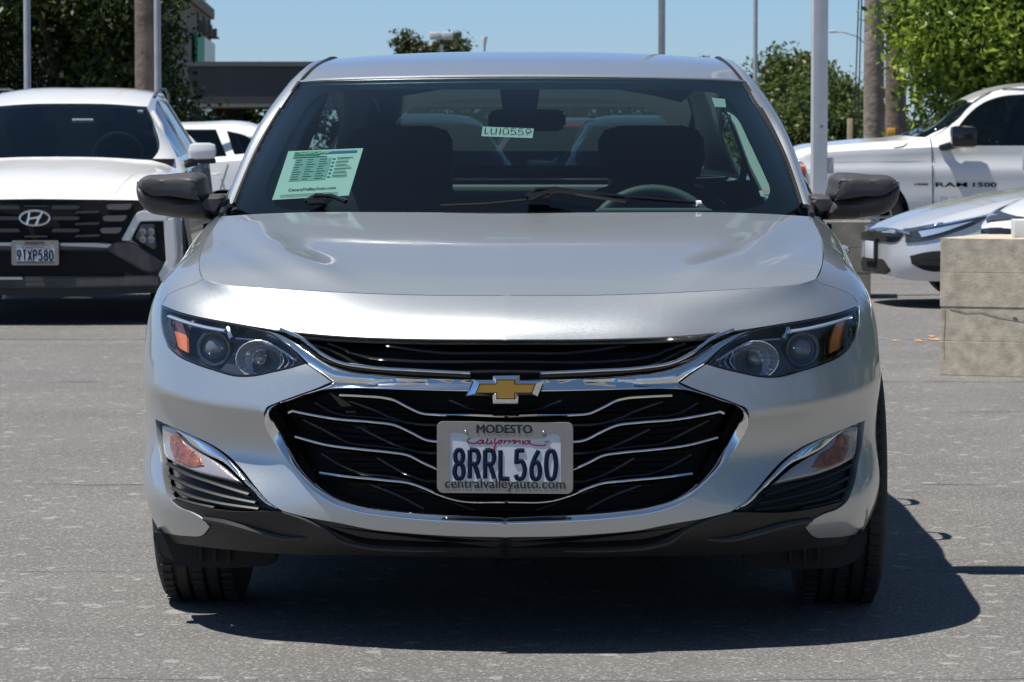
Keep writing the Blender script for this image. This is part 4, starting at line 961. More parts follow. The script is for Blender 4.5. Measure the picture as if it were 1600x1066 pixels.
    for a in (-.29, .285):
        b = MB(); 
        R3 = Matrix((u, n * -1, v)).transposed(); b.lathe([(0, -.0035), (.003, -.003), (.0048, -.001), (.0052, .001)], (0, 0, 0), 'Y', 12); b.v = [tuple(f(a, .36, .0045) + R3 @ (Vector(q) * s_)) for q in b.v]; b.build('screw', 'screw', e)
    b = MB(); b.add([f(.29, .222, .0024), f(.33, .222, .0024), f(.33, .235, .0024), f(.29, .235, .0024)], [(0, 1, 2, 3)]); b.build('tag_mark', 'red_ink', e, smooth=False)
    return e
pc = (w(683, 769, -.03) + w(895, 772, -.03) + w(893, 661, -.03) + w(686, 659, -.03)) / 4
plate(malibu, pc, (1, .02, -.008), (0, .02, 1), (0, -1, 0.02), .318, .167, '8RRL560')
b = MB(); b.box((pc.x, pc.y + .02, pc.z), (.29, .03, .14), bevel=.005); b.build('plate_bracket', 'black_plastic', malibu)
# ---------------------------------------------------------------- fog / turn lamps and vents in the corner pockets
fogp = clean(uvs(BELT, [(243, 656, 1), (270, 668), (300, 681), (332, 696), (358, 714), (380, 737), (398, 760), (420, 785), (441, 799, 1), (400, 800), (360, 801), (318, 811), (300, 800), (280, 792), (266, 781), (258, 760), (252, 725), (247, 690)], 5))
both('pocket_backing', *panel(BELT, [inset(fogp, -.01, False)], .03, off=-.05, rim=0), 'black_plastic')
lamp_poly = [(247, 664, 1), (272, 672), (285, 686), (303, 701), (325, 714), (345, 727), (374, 752, 1), (340, 744), (300, 734), (270, 722), (252, 712, 1), (249, 690)]
for s in (-1, 1):
    fr_ = bpy.data.objects.new('turn_lamp', None); COL.objects.link(fr_); fr_.parent = malibu
    def hf(mb, name, m_, **k):
        if s < 0: mb.flipx()
        return mb.build(name, m_, fr_, **k)
    lpz = clean(uvs(BELT, lamp_poly, 4)); V_, F_ = panel(BELT, [lpz], .012, off=-.012, rim=.02, pillow=(.006, .012)); hf(MB().add(V_, F_), 'lamp_body', 'clear_lamp')
    am = clean(uvs(BELT, [(262, 680, 1), (274, 676), (286, 694), (306, 708), (318, 728, 1), (298, 729), (270, 718, 1), (262, 700)], 3)); V_, F_ = panel(BELT, [am], .012, off=-.006, rim=.004, pillow=(.003, .01)); hf(MB().add(V_, F_), 'amber_section', 'smoked_amber')
    cp = clean(uvs(BELT, [(249, 661, 1), (275, 671), (305, 684), (333, 699), (357, 717), (379, 741), (400, 765), (420, 785), (436, 797, 1), (415, 788), (392, 765), (370, 742), (348, 722), (322, 710), (300, 697), (284, 682), (272, 672)], 4)); V_, F_ = panel(BELT, [cp], .008, off=-.006, rim=.02, pillow=(.006, .007)); hf(MB().add(V_, F_), 'chrome_blade', 'chrome')
    V_, F_ = panel(BELT, [clean(uvs(BELT, [(252, 713, 1), (280, 727), (330, 743), (374, 754), (400, 772), (441, 799, 1), (400, 801), (360, 801), (318, 811), (300, 800), (280, 792), (266, 781), (258, 760)], 4))], .02, off=-.030, rim=.01); hf(MB().add(V_, F_), 'vent_panel', 'black_plastic')
    for k, p in enumerate([[(255, 722), (280, 735), (330, 752), (385, 770)], [(258, 741), (285, 754), (335, 770), (395, 785)], [(262, 760), (290, 773), (335, 785), (400, 797)], [(270, 779), (300, 788), (330, 795)]]):
        b = MB(); b.tube(bpl(p, -.016, 6), .0085, 6, flat=.55); hf(b, 'vent_slat', 'black_plastic')
# ---------------------------------------------------------------- door mirrors
def door_mirror(s):
    e = bpy.data.objects.new('door_mirror', None); COL.objects.link(e); e.parent = malibu
    PX = (lambda px: px) if s < 0 else (lambda px: 1617 - px)
    def lpz(px, py, y):
        p = lp(px, py, y, -1); return p
    def pil(poly, y0, dep, name, m_, back=.0, wdt=.05, step=.012, tilt=.0, lin=False):
        P = np.array([[q.x, q.z] for q in [lpz(a, b, y0) for a, b in cr_curve(poly, 3, True)]]); V2, T2 = cdt([P], step); d = dist_poly(V2, P)
        t = np.clip(d / wdt, 0, 1); yy = y0 - dep * (t if lin else np.sqrt(np.clip(1 - (1 - t) ** 2, 0, 1))) + tilt * (V2[:, 0] - .85)
        V = [(a, y_, b) for (a, b), y_ in zip(V2, yy)]; Fc = []
        for q in T2:
            a, b, c = [Vector(V[i]) for i in q]; Fc.append(tuple(q) if (b - a).cross(c - a).y < 0 else tuple(q[::-1]))
        from collections import Counter
        ec = Counter((f_[i], f_[(i + 1) % 3]) for f_ in Fc for i in range(3)); be = [k for k in ec if (k[1], k[0]) not in ec]; n0 = len(V); idx = {}
        for a, b in be:
            for i in (a, b):
                if i not in idx: idx[i] = len(V); q = V[i]; V.append((q[0] * 1.0, q[1] + back, q[2]))
        Fc += [(b, a, idx[a], idx[b]) for a, b in be]
        mb = MB().add(V, Fc)
        if s < 0: mb.flipx()
        return mb.build(name, m_, e, angle=32)
    # lower shell, arm, cap
    pil([(214, 284, 1), (213, 298), (218, 316), (232, 331), (262, 338), (300, 342), (330, 343, 1), (334, 333, 1), (327, 316), (320, 305), (300, 305), (260, 296)], 1.50, .075, 'housing', 'grey_plastic', .09, .034)
    pil([(215, 291, 1), (217, 283), (226, 276), (255, 273), (290, 270), (307, 271), (316, 277), (319, 292), (322, 305), (318, 313, 1), (300, 314), (268, 309), (228, 304), (220, 299)], 1.455, .055, 'cap', 'grey_plastic', .13, .017, step=.006, lin=True)
    pil([(220, 294, 1), (222, 283), (255, 280), (290, 281), (299, 284), (306, 300), (311, 313, 1), (270, 307), (230, 302)], 1.4005, .004, 'cap_face', 'grey_plastic', .02, .004, tilt=.0)
    pil([(296, 322, 1), (312, 313), (324, 304, 1), (346, 303, 1), (352, 306, 1), (346, 330), (338, 352, 1), (334, 344, 1), (333, 335), (318, 332), (300, 330, 1)], 1.47, .030, 'arm', 'grey_plastic', .09, .010)
    b = MB(); q = [lpz(a, c, 1.60) for a, c in ((222, 285), (310, 277), (316, 318), (240, 322))]; b.add([(p.x, 1.602, p.z) for p in q], [(0, 3, 2, 1) if s > 0 else (0, 1, 2, 3)])
    if s < 0: b.v = [(-a, c, d) for a, c, d in b.v]; b.f = [tuple(reversed(f_)) for f_ in b.f]
    b.build('mirror_glass', 'mirror', e)
door_mirror(-1); door_mirror(1)
# ---------------------------------------------------------------- wipers, cowl, hood details
b = MB(); b.add([(-.78, 1.42, .985), (.78, 1.42, .985), (.80, 1.25, .96), (-.80, 1.25, .96), (0, 1.15, .965), (0, 1.3, .99)], [(0, 3, 4, 5), (5, 4, 2, 1)]); b.build('cowl_panel', 'black_void', malibu)
def ow(px, py, off): return tuple(on_wind(px, py, off, -1 if px < 800 else 1))
wp = bpy.data.objects.new('wiper', None); COL.objects.link(wp); wp.parent = malibu
b = MB(); b.tube([ow(825, 323, .03), ow(870, 316, .04), ow(950, 322, .035), ow(1088, 331, .03)], [.010, .009, .007, .005], 6); b.tube([ow(822, 322, .028), ow(838, 313, .035), ow(868, 311, .035), ow(905, 320, .035), ow(975, 329, .03)], [.006, .006, .006, .006, .005], 6); b.build('wiper_arm', 'black_gloss', wp)
b = MB(); b.box(Vector(ow(842, 320, .02)), (.06, .03, .02), bevel=.005); b.build('wiper_pivot', 'black_void', wp)
b = MB(); b.tube([ow(1083, 332, .03), ow(1090, 331.5, .03)], .008, 8); b.build('wiper_tip', 'white', wp)
wp2 = bpy.data.objects.new('wiper', None); COL.objects.link(wp2); wp2.parent = malibu
b = MB(); b.tube([ow(480, 324, .02), ow(500, 319, .03), ow(524, 320, .03), ow(545, 328, .028)], .007, 6); b.box(Vector(ow(498, 324, .02)), (.05, .03, .02), bevel=.005); b.build('wiper_arm', 'black_gloss', wp2)
b = MB(); b.tube([ow(690, 331, .02), ow(760, 330, .024), ow(822, 327, .03)], .004, 6); b.build('wiper_blade', 'black_void', wp2)
# ================================================================ the other vehicles (each in its own frame: nose at y=0, x right when seen from the front, y back)
def body_surf(sts, ubreaks=(), vbreaks=(3, 5, 6), res=(170, 60), end_face=True):
    """sts: (y, [(x,z)*9]) half sections from sill to roof centre; a collapsed first/last section closes the ends"""
    G = []
    y0, s0 = sts[0]
    G.append([(0, y0 - .015, z) for x, z in s0]); G.append([(x * .6, y0 - .010, z) for x, z in s0])
    for y, s in sts: G.append([(x, y, z) for x, z in s])
    y1, s1 = sts[-1]; G.append([(x * .6, y1 + .01, z) for x, z in s1]); G.append([(0, y1 + .015, z) for x, z in s1])
    br = [2] + [b + 2 for b in ubreaks] + [len(sts) + 1]
    return Surf(G, ubreaks=sorted(set(br)), vbreaks=vbreaks, res=res)
def sec(hw, zb, zm, zs, hs, zi, hi, zr, hr, zt):
    """sill, side, shoulder, glass base, cant rail, roof centre"""
    return [(hw - .07, zb), (hw - .01, zb + .08), (hw, zm), (hs, zs), (hi + (hs - hi) * .3, zs + .012), (hi, zi), (hr, zr), (hr * .7, zr + (zt - zr) * .75), (0, zt)]
def side_hits(S, pts, step=.06, curve=True):
    Q = cr_curve(pts, step) if curve else np.array([p[:2] for p in pts], float); out = []
    for y, z in Q:
        h = S.hit((4, y, z), (-1, 0, 0))
        if h is not None: out.append(h)
    return out
def front_hits(S, pts, step=.05):
    out = []
    for x, z in cr_curve(pts, step):
        h = S.hit((max(x, 1e-4), -5, z), (0, 1, 0))
        if h is not None: out.append(h)
    return out
def car_shell(root, S, paint, wheels, wr, arch, windows, wind=None, zsill=.28, step=.07, wheel_w=.21, glassm='dark_glass', rear=None, tyre_hw=.80, rim_r=.22):
    """windows: list of side outlines (y,z); wind: front outline (x,z) of the right half, starting and ending at x=0"""
    U1 = S.ku[-1]; bot = []
    for cy in wheels:
        a = math.degrees(math.asin(max(-1, min(1, (zsill - wr) / arch))))
        bot.append(side_hits(S, [(cy + arch * math.cos(math.radians(t)), wr + arch * math.sin(math.radians(t))) for t in np.linspace(180 - a, a, 26)], curve=False))
    out = [np.array([0, 0.])]
    for b in bot:
        out += [np.array([b[0][0], 0.]) * 1.0] if b[0][0] > 0 else []
        out += b + [np.array([b[-1][0], 0.])]
    out += [np.array([U1, 0.]), np.array([U1, S.kv[-1]]), np.array([0, S.kv[-1]])]
    outer = clean(dens(np.array(out), step * 1.2)); holes = []
    wp = [clean(side_hits(S, w + [w[0]])) for w in windows]
    holes += wp
    if wind is not None: wh = dens(clean(front_hits(S, wind)), .08); wh[wh[:, 1] > S.kv[-1] - .004, 1] = S.kv[-1]; holes.append(wh)
    V, Fc = panel(S, [outer] + holes, step, rim=.03)
    keep = MB().add(V, Fc)
    o = both('body', keep.v, keep.f, paint, root, join=True, angle=32)
    for w in wp:
        V, Fc = panel(S, [w], step * 1.2, off=-.012, rim=0)
        both('side_window', V, Fc, glassm, root)
    if wind is not None:
        V, Fc = panel(S, [wh], step, off=-.004, rim=0); both('windshield', V, Fc, glassm, root, join=True); 
    b = MB(); b.box((0, S.G[3][0][1] + 1.9, zsill + .05), (tyre_hw * 1.7, 3.6, .12)); b.build('underbody', 'black_void', root, smooth=False)
    for s in (-1, 1):
        for cy in wheels:
            b = MB(); V = [(s * h_, cy + arch * 1.02 * math.cos(t), wr + arch * 1.02 * math.sin(t)) for h_ in (tyre_hw + .10, tyre_hw - .22) for t in np.linspace(-.2, math.pi + .2, 20)]
            b.add(V, [(k, k + 1, 20 + k + 1, 20 + k) for k in range(19)]); b.build('wheel_liner', 'black_void', root)
            wheel(s * tyre_hw, cy, root, R=wr, W=wheel_w, s=s, rim_r=rim_r, grooves=False)
def seam(root, S, pts, r=.004, name='panel_seam'):
    P = [S.ev(h[None], .0005)[0] for h in side_hits(S, pts, .05)]
    b = MB(); b.tube([tuple(p) for p in P], r, 4); both(name, b.v, b.f, 'black_void', root)
def dark_cabin(root, y0, y1, z, hw, zt):
    b = MB(); b.box((0, (y0 + y1) / 2, z * .5 + .2), (hw * 2 - .1, y1 - y0, z - .35)); b.build('cabin_floor', 'black_void', root, smooth=False)
    for s in (-1, 1):
        b = MB(); b.box((s * hw * .45, y0 + .95, z + .05), (.46, .16, .5), bevel=.05, rx=-.2); b.box((s * hw * .45, y0 + 1.02, z + .38), (.26, .10, .18), bevel=.04, rx=-.1); b.build('seat', 'seat', root)
    b = MB(); b.box((0, y1 - .5, z + .1), (hw * 1.5, .2, .45), bevel=.06, rx=-.2); b.build('rear_seat', 'seat', root)
    b = MB(); b.box((0, y0 + .2, z - .02), (hw * 1.7, .4, .1), bevel=.03); b.build('dashboard', 'dash', root)

# ---------------------------------------------------------------- white SUV on the left, facing the camera
SY = 22.7; SX = (58 - 800) / F * SY
suv = thing('parked_suv', (SX, SY, 0), 'white SUV with a black front grille parked on the left behind the silver sedan', 'car', rz=.022)
sts = [(0.0, sec(.80, .22, .50, .78, .80, .80, .76, .82, .5, .835)),
       (.10, sec(.87, .22, .52, .82, .84, .84, .80, .855, .5, .870)),
       (.30, sec(.91, .22, .56, .90, .87, .92, .80, .93, .5, .94)),
       (.80, sec(.93, .22, .60, .98, .89, 1.01, .80, 1.03, .5, 1.045)),
       (1.22, sec(.93, .22, .60, 1.02, .88, 1.05, .76, 1.08, .5, 1.10)),
       (1.60, sec(.93, .22, .60, 1.04, .88, 1.08, .84, 1.26, .64, 1.29)),
       (2.05, sec(.93, .22, .60, 1.05, .88, 1.09, .84, 1.47, .57, 1.505)),
       (2.6, sec(.93, .22, .60, 1.07, .88, 1.11, .84, 1.575, .57, 1.61)),
       (3.3, sec(.93, .22, .60, 1.09, .88, 1.13, .84, 1.585, .56, 1.625)),
       (4.0, sec(.92, .22, .60, 1.11, .87, 1.15, .82, 1.53, .53, 1.57)),
       (4.45, sec(.88, .26, .60, 1.12, .82, 1.16, .76, 1.22, .50, 1.25)),
       (4.60, sec(.80, .30, .60, 1.0, .76, 1.03, .7, 1.05, .5, 1.06))]
SUV = body_surf(sts, ubreaks=(4, 6))
car_shell(suv, SUV, 'white_paint', (.88, 3.62), .355, .41, [[(1.62, 1.11, 1), (2.16, 1.43), (2.5, 1.52), (2.62, 1.53, 1), (2.62, 1.14, 1)], [(2.70, 1.14, 1), (2.70, 1.53, 1), (3.3, 1.535), (3.55, 1.52, 1), (3.62, 1.17, 1)], [(3.70, 1.18, 1), (3.66, 1.50, 1), (4.0, 1.44), (4.15, 1.28, 1)]],
          wind=[(0, 1.115, 1), (.3, 1.11), (.655, 1.09, 1), (.685, 1.14), (.605, 1.40), (.56, 1.473, 1), (.3, 1.492), (0, 1.497, 1)])
b = MB(); b.box((0, 2.6, .85), (1.6, 2.6, .5)); b.build('cabin_floor', 'black_void', suv, smooth=False)
for s in (-1, 1):
    b = MB(); b.box((s * .40, 2.55, 1.12), (.50, .18, .5), bevel=.06, rx=-.2); b.box((s * .40, 2.64, 1.42), (.28, .10, .17), bevel=.04); b.build('seat', 'seat', suv)
    b = MB(); b.tube([(s * .72, 1.7, 1.14), (s * .66, 1.95, 1.33), (s * .60, 2.1, 1.43)], [.03, .028, .02], 8); b.build('pillar_trim', 'trim_light', suv)
b = MB(); b.tube([(.37 + .18 * math.cos(a), 1.86, 1.10 + .18 * math.sin(a)) for a in np.linspace(0, 2 * math.pi, 31)], .014, 6, cap=False, up=(0, 1, 0)); b.build('steering_wheel', 'wheel_grip', suv)
b = MB(); b.box((0, 1.65, 1.02), (1.4, .4, .12), bevel=.04); b.build('dashboard', 'dash', suv)
SPX = lambda px, y=0.: (px - 58) / (F / (SY + y)); SPZ = lambda py, y=0.: CH - (py - 226) * (SY + y) / F
def face(root, polys_px, y, material, name, depth=.04, bevel=.004, mirror=True, PX=SPX, PZ=SPZ, tilt=0., bend=.0, parent=None):
    b = MB(); b.prism([(PX(a, y), PZ(c, y)) for a, c in polys_px], (0, y, 0), (1, 0, 0), (0, 0, 1), (0, 1, 0), depth, bevel=bevel)
    b.v = [(x, y_ + bend * x * x + tilt * (z - .6), z) for x, y_, z in b.v]
    if mirror:
        r = b.build(name, material, root, angle=30); c = MB(); c.v = b.v; c.f = b.f; return r, c.flipx().build(name, material, root, angle=30)
    return b.build(name, material, root, angle=30)
BD = .03
def sym(pts): return pts + [(116 - a, c) for a, c in pts[::-1]]
face(suv, sym([(58, 311), (150, 312), (222, 313), (226, 322), (212, 345), (196, 378), (160, 384), (58, 384)][0:1] + [(150, 312), (222, 313), (228, 322), (212, 345), (196, 378), (160, 384)]), -.040, 'black_void', 'grille_panel', .06, mirror=False, bend=BD)
dk = mat('suv_dark_chrome', (.055, .055, .062), .25, .6, .5)
lensm = mat('suv_drl_lens', (.12, .11, .125), .15, .3, 1.0)
for y0, y1 in ((321, 327), (338, 344), (357, 363)):
    face(suv, [(84, y0), (124, y0), (128, (y0 + y1) / 2), (122, y1), (82, y1)], -.070, dk, 'grille_lozenge', .03, .006, bend=BD)
for y0, y1 in ((330, 334), (348, 352), (367, 371)):
    face(suv, [(120, y0), (158, y0 - 1), (156, y1 - 1), (118, y1)], -.060, dk, 'grille_lozenge', .03, .004, bend=BD)
face(suv, [(40, 321), (76, 321), (76, 323), (40, 323)], -.066, dk, 'grille_lozenge', .02, .002, mirror=False, bend=BD)
face(suv, [(40, 368), (76, 368), (76, 371), (40, 371)], -.066, dk, 'grille_lozenge', .02, .002, mirror=False, bend=BD)
for (x0, x1, y0, y1) in ((167, 209, 319, 328), (161, 201, 337, 346), (157, 193, 356, 365)):
    face(suv, [(x0, y0 + 2), (x0 + 5, y0), (x1, y0 - 1), (x1 - 4, y1 - 2), (x1 - 9, y1), (x0 + 3, y1)], -.062, lensm, 'daytime_lamp', .03, .006, bend=BD)
# badge
e = bpy.data.objects.new('badge', None); COL.objects.link(e); e.parent = suv
bc = (SPX(57.5, -.08), -.10, SPZ(340.5, -.08)); bm_ = mat('badge_chrome', (.75, .76, .78), .16, .9)
b = MB(); b.tube([(bc[0] + .098 * math.cos(a), bc[1], bc[2] + .048 * math.sin(a)) for a in np.linspace(0, 2 * math.pi, 41)], .0085, 8, cap=False, up=(0, 1, 0)); b.build('badge_ring', bm_, e)
b = MB()
for sgn in (-1, 1): b.tube([(bc[0] + sgn * .030 - .022, bc[1] - .004, bc[2] - .046), (bc[0] + sgn * .034 - .006, bc[1] - .004, bc[2]), (bc[0] + sgn * .044 + .010, bc[1] - .004, bc[2] + .042)], [.013, .011, .010], 6, up=(0, 1, 0))
b.tube([(bc[0] - .042, bc[1] - .004, bc[2] - .006), (bc[0], bc[1] - .004, bc[2] + .0), (bc[0] + .042, bc[1] - .004, bc[2] + .008)], [.011, .008, .011], 6, up=(0, 1, 0)); b.build('badge_letter', bm_, e)
# bumper: dark cladding with lighter bars, white corner pieces, lamp pockets
face(suv, sym([(162, 384), (252, 384), (258, 430), (250, 458), (120, 462)]), -.035, 'black_plastic', 'bumper_cladding', .10, mirror=False, bend=BD)
face(suv, sym([(150, 379), (170, 379), (180, 383), (168, 390), (150, 390)]), -.075, dk, 'bumper_bar', .05, .008, mirror=False, bend=BD)
face(suv, [(20, 379), (-60, 379), (-60, 384), (20, 384)], -.085, 'alloy', 'bumper_bright_strip', .02, .002, mirror=False, bend=BD)
face(suv, [(96, 380), (150, 380), (176, 382), (170, 387), (96, 384)], -.080, 'alloy', 'bumper_bright_strip', .02, .002, mirror=False, bend=BD)
face(suv, [(180, 378), (206, 378), (256, 410), (252, 420), (240, 426), (226, 424), (176, 396), (166, 388)], -.058, 'grey_plastic', 'bumper_arm', .06, .01, bend=BD)
face(suv, sym([(170, 394), (220, 424), (236, 431), (120, 433)]), -.045, 'black_void', 'lower_grille', .06, mirror=False, bend=BD)
face(suv, sym([(188, 432), (250, 430), (252, 448), (120, 450)]), -.070, 'grey_plastic', 'skid_plate', .08, .012, mirror=False, bend=BD)
face(suv, [(-60, 433), (36, 433), (38, 437), (-60, 437)], -.084, 'alloy', 'skid_trim', .02, .003, mirror=False, bend=BD)
face(suv, [(190, 376), (213, 334), (222, 329), (262, 333), (262, 345), (220, 346), (204, 376)], -.052, 'white_paint', 'bumper_corner', .06, .006, bend=BD)
face(suv, [(256, 344), (272, 340), (276, 400), (268, 436), (250, 440), (247, 430), (260, 408)], -.052, 'white_paint', 'bumper_corner', .06, .006, bend=BD)
face(suv, [(206, 375), (218, 347), (257, 346), (260, 408), (255, 410)], -.040, 'black_void', 'lamp_pocket', .04, .004, bend=BD)
face(suv, [(212, 372), (221, 350), (242, 350), (245, 388), (240, 390)], -.056, 'lamp_dark', 'headlamp_unit', .03, .006, bend=BD)
for k in range(2):
    for j in range(2):
        x_ = SPX(224 + k * 13, 0); z_ = SPZ(361 + j * 12, 0)
        b = MB(); b.lathe([(.024, -.01), (.020, 0), (.0, .01)], (x_, -.075 + BD * x_ * x_, z_), 'Y', 12); both('headlamp_cell', b.v, b.f, 'clear_lamp', suv)
plate(suv, (SPX(58, -.1), -.115, SPZ(395, -.1)), (1, 0, 0), (0, 0, 1), (0, -1, 0), .312, .163, '9TXP580', full=False)
# bonnet lines, roof rails, mirrors
for x0, pts in ((0, [(-.18, .15, .90), (-.155, .7, 1.037), (-.14, 1.15, 1.095)]), (1, [(.36, .9, 1.055), (.42, 1.0, 1.07), (.52, 1.15, 1.095)])):
    pass
for s in (-1, 1):
    b = MB()
    for (x, y, hw_) in ((.50, .2, .1),): pass
    P = []
    for y in np.linspace(.12, 1.15, 12):
        h = SUV.bvh.ray_cast(Vector((np.interp(y, [.12, .6, 1.15], [.50, .60, .70]), y, 3)), Vector((0, 0, -1)))[0]; P.append((h.x, h.y, h.z - .002))
    b.tube(P, .006, 5); b.build('bonnet_crease', 'white_paint', suv) if s > 0 else b.flipx().build('bonnet_crease', 'white_paint', suv)
    b = MB(); b.tube([(.60, 2.25, 1.545), (.60, 2.6, 1.605), (.595, 3.3, 1.62), (.57, 3.9, 1.59), (.56, 4.1, 1.54)], .013, 6, flat=.8)
    if s < 0: b.flipx()
    b.build('roof_rail', 'grey_plastic', suv)
    e = bpy.data.objects.new('door_mirror', None); COL.objects.link(e); e.parent = suv
    b = MB(); b.box((s * .985, 1.66, 1.15), (.20, .15, .125), bevel=.05, rz=s * .12); b.build('cap', 'white_paint', e)
    b = MB(); b.box((s * .98, 1.67, 1.082), (.20, .13, .035), bevel=.014); b.tube([(s * .86, 1.66, 1.06), (s * .95, 1.66, 1.08)], .03, 8); b.build('base', 'black_plastic', e)
mkq = MB(); z0 = 1.37; c = SUV.bvh.ray_cast(Vector((SPX(85, 1.9), -5, z0)), Vector((0, 1, 0)))[0]
mkq.box((c.x, c.y + .02, c.z), (.15, .004, .032), rx=.0); st_ = mkq.build('number_sticker', 'white', suv)
mkq = MB(); put_text(mkq, '0U10581', (c.x, c.y + .016, c.z - .009), (1, 0, 0), (0, 0, 1), w=.125, h=.018); mkq.build('sticker_writing', mat('sticker_ink', (.25, .35, .33), .7), st_, smooth=False)
c = SUV.bvh.ray_cast(Vector((.52, -5, 1.435)), Vector((0, 1, 0)))[0]; mkq = MB(); mkq.box((c.x, c.y + .02, c.z), (.04, .004, .03)); mkq.build('corner_sticker', 'white', suv)

# ---------------------------------------------------------------- generic sedan / hatch
def sedan(root, paint, hatch=False, wind_glass='dark_glass', sc=1.0):
    s_ = [(0.0, sec(.46, .26, .44, .575, .44, .59, .38, .61, .25, .62)), (.09, sec(.64, .23, .46, .60, .62, .62, .56, .64, .36, .655)), (.24, sec(.77, .22, .48, .655, .745, .68, .67, .705, .44, .72)), (.50, sec(.855, .22, .50, .725, .83, .765, .75, .79, .5, .805)),
          (.90, sec(.90, .22, .52, .83, .87, .87, .76, .89, .5, .905)), (1.30, sec(.90, .22, .54, .89, .86, .93, .74, .95, .5, .965)),
          (1.70, sec(.90, .22, .54, .92, .86, .96, .80, 1.14, .60, 1.17)), (2.15, sec(.90, .22, .54, .95, .86, .99, .80, 1.35, .54, 1.385)), (2.7, sec(.90, .22, .54, .97, .86, 1.01, .80, 1.41, .54, 1.445)),
          (3.3, sec(.90, .22, .54, 1.0, .86, 1.04, .79, 1.38 if not hatch else 1.42, .52, 1.41 if not hatch else 1.46))]
    if hatch: s_ += [(3.85, sec(.90, .22, .56, 1.04, .85, 1.08, .77, 1.36, .50, 1.40)), (4.20, sec(.86, .26, .58, 1.02, .80, 1.06, .74, 1.10, .5, 1.12)), (4.35, sec(.78, .30, .6, .92, .74, .95, .7, .97, .5, .98))]
    else: s_ += [(3.9, sec(.89, .22, .56, 1.02, .85, 1.06, .70, 1.14, .50, 1.17)), (4.20, sec(.87, .24, .58, 1.02, .82, 1.05, .70, 1.06, .5, 1.07)), (4.60, sec(.78, .28, .6, .99, .74, 1.01, .6, 1.02, .4, 1.025))]
    S = body_surf(s_, ubreaks=(5, 7))
    win = [[(1.75, .985, 1), (2.25, 1.29), (2.55, 1.365), (2.66, 1.375, 1), (2.66, 1.02, 1)], [(2.74, 1.025, 1), (2.74, 1.375, 1), (3.1, 1.37), (3.38, 1.31 if not hatch else 1.37, 1), (3.52, 1.07, 1)]]
    if hatch: win.append([(3.60, 1.085, 1), (3.50, 1.355, 1), (3.72, 1.30), (3.95, 1.12, 1)])
    else: win.append([(3.58, 1.075, 1), (3.47, 1.28, 1), (3.62, 1.22), (3.78, 1.10, 1)])
    car_shell(root, S, paint, (.90, 3.58 if not hatch else 3.50), .325, .375, win, wind=[(0, .99, 1), (.3, .985), (.60, .975, 1), (.66, 1.02), (.56, 1.28), (.50, 1.355, 1), (0, 1.372, 1)], tyre_hw=.78, rim_r=.23)
    dark_cabin(root, 1.6, 3.6, .95, .82, 1.3)
    for pts in ([(1.62, .30), (1.60, .6), (1.58, .93)], [(2.70, .28), (2.70, .98)], [(3.45, .70), (3.55, 1.02)]): seam(root, S, pts)
    for y in (2.55, 3.35):
        b = MB(); b.tube([(.885, y - .1, .86), (.925, y - .07, .865), (.925, y + .07, .87), (.885, y + .1, .87)], .012, 6); both('door_handle', b.v, b.f, paint, root)
    for s in (-1, 1):
        b = MB(); b.box((s * .99, 1.75, 1.0), (.22, .13, .13), bevel=.045); b.tube([(s * .84, 1.76, .96), (s * .93, 1.76, .98)], .025, 6); b.build('door_mirror', paint, root)
    return S
def surf_patch(S, root, pts, material, name, off=.004, side=True, pillow=None, step=.03, rim=.01, one=None):
    """panel on a car flank (outline in y,z) or nose (outline in x,z)"""
    h = clean((side_hits if side else front_hits)(S, pts + [pts[0]], .03)); V, Fc = panel(S, [h], step, off=off, rim=rim, pillow=pillow); return both(name, V, Fc, material, root)

def plain_face(S, root):
    surf_patch(S, root, [(.10, .60, 1), (.25, .64), (.42, .69), (.50, .715, 1), (.40, .64), (.24, .57), (.10, .545, 1)], 'clear_lamp', 'headlight', .008, pillow=(.006, .012), step=.03)
    surf_patch(S, root, [(0, .585, 1), (.38, .58), (.44, .50, 1), (.38, .42), (0, .40, 1)], 'black_gloss', 'grille', .006, side=False, step=.04)
    surf_patch(S, root, [(0, .36, 1), (.5, .35), (.56, .30), (.5, .26), (0, .26, 1)], 'black_void', 'lower_intake', .005, side=False, step=.04)
    b = MB(); b.box((0, -.04, .47), (.30, .012, .15), bevel=.003); b.build('license_plate', 'plate', root)
# white hatchback at the back left, side on, facing left
hat = thing('parked_hatchback', (-6.70, 38.9, 0), 'white hatchback seen side on between the white SUV and the silver sedan', 'car', rz=math.radians(-90))
HT = sedan(hat, 'white_paint', hatch=True); plain_face(HT, hat)
surf_patch(HT, hat, [(4.02, .98, 1), (4.18, 1.0, 1), (4.26, .86, 1), (4.05, .84, 1)], 'red_ink', 'tail_lamp', .006)
b = MB(); b.box((0, 3.98, 1.415), (1.05, .26, .025), bevel=.01, rx=-.08); b.build('spoiler', 'white_paint', hat)
# cars further back, seen through the sedan's rear window
grey = thing('parked_car_far', (-.62, 25.5, 0), 'dark grey car glimpsed through the left of the silver sedan rear window', 'car', rz=math.radians(4)); grey.name = 'parked_sedan'
plain_face(sedan(grey, mat('dark_grey_paint', (.05, .055, .065), .35, .3, 1.0)), grey)
red = thing('parked_hatchback', (.62, 31.0, 0), 'bright red car glimpsed through the silver sedan rear window', 'car', rz=math.radians(2))
plain_face(sedan(red, 'red_paint', hatch=True), red)
blk = thing('parked_hatchback', (1.25, 28.0, 0), 'black car glimpsed behind the steering wheel side of the silver sedan', 'car', rz=math.radians(1))
plain_face(sedan(blk, mat('black_paint', (.02, .022, .026), .3, 0, 1.0), hatch=True), blk)

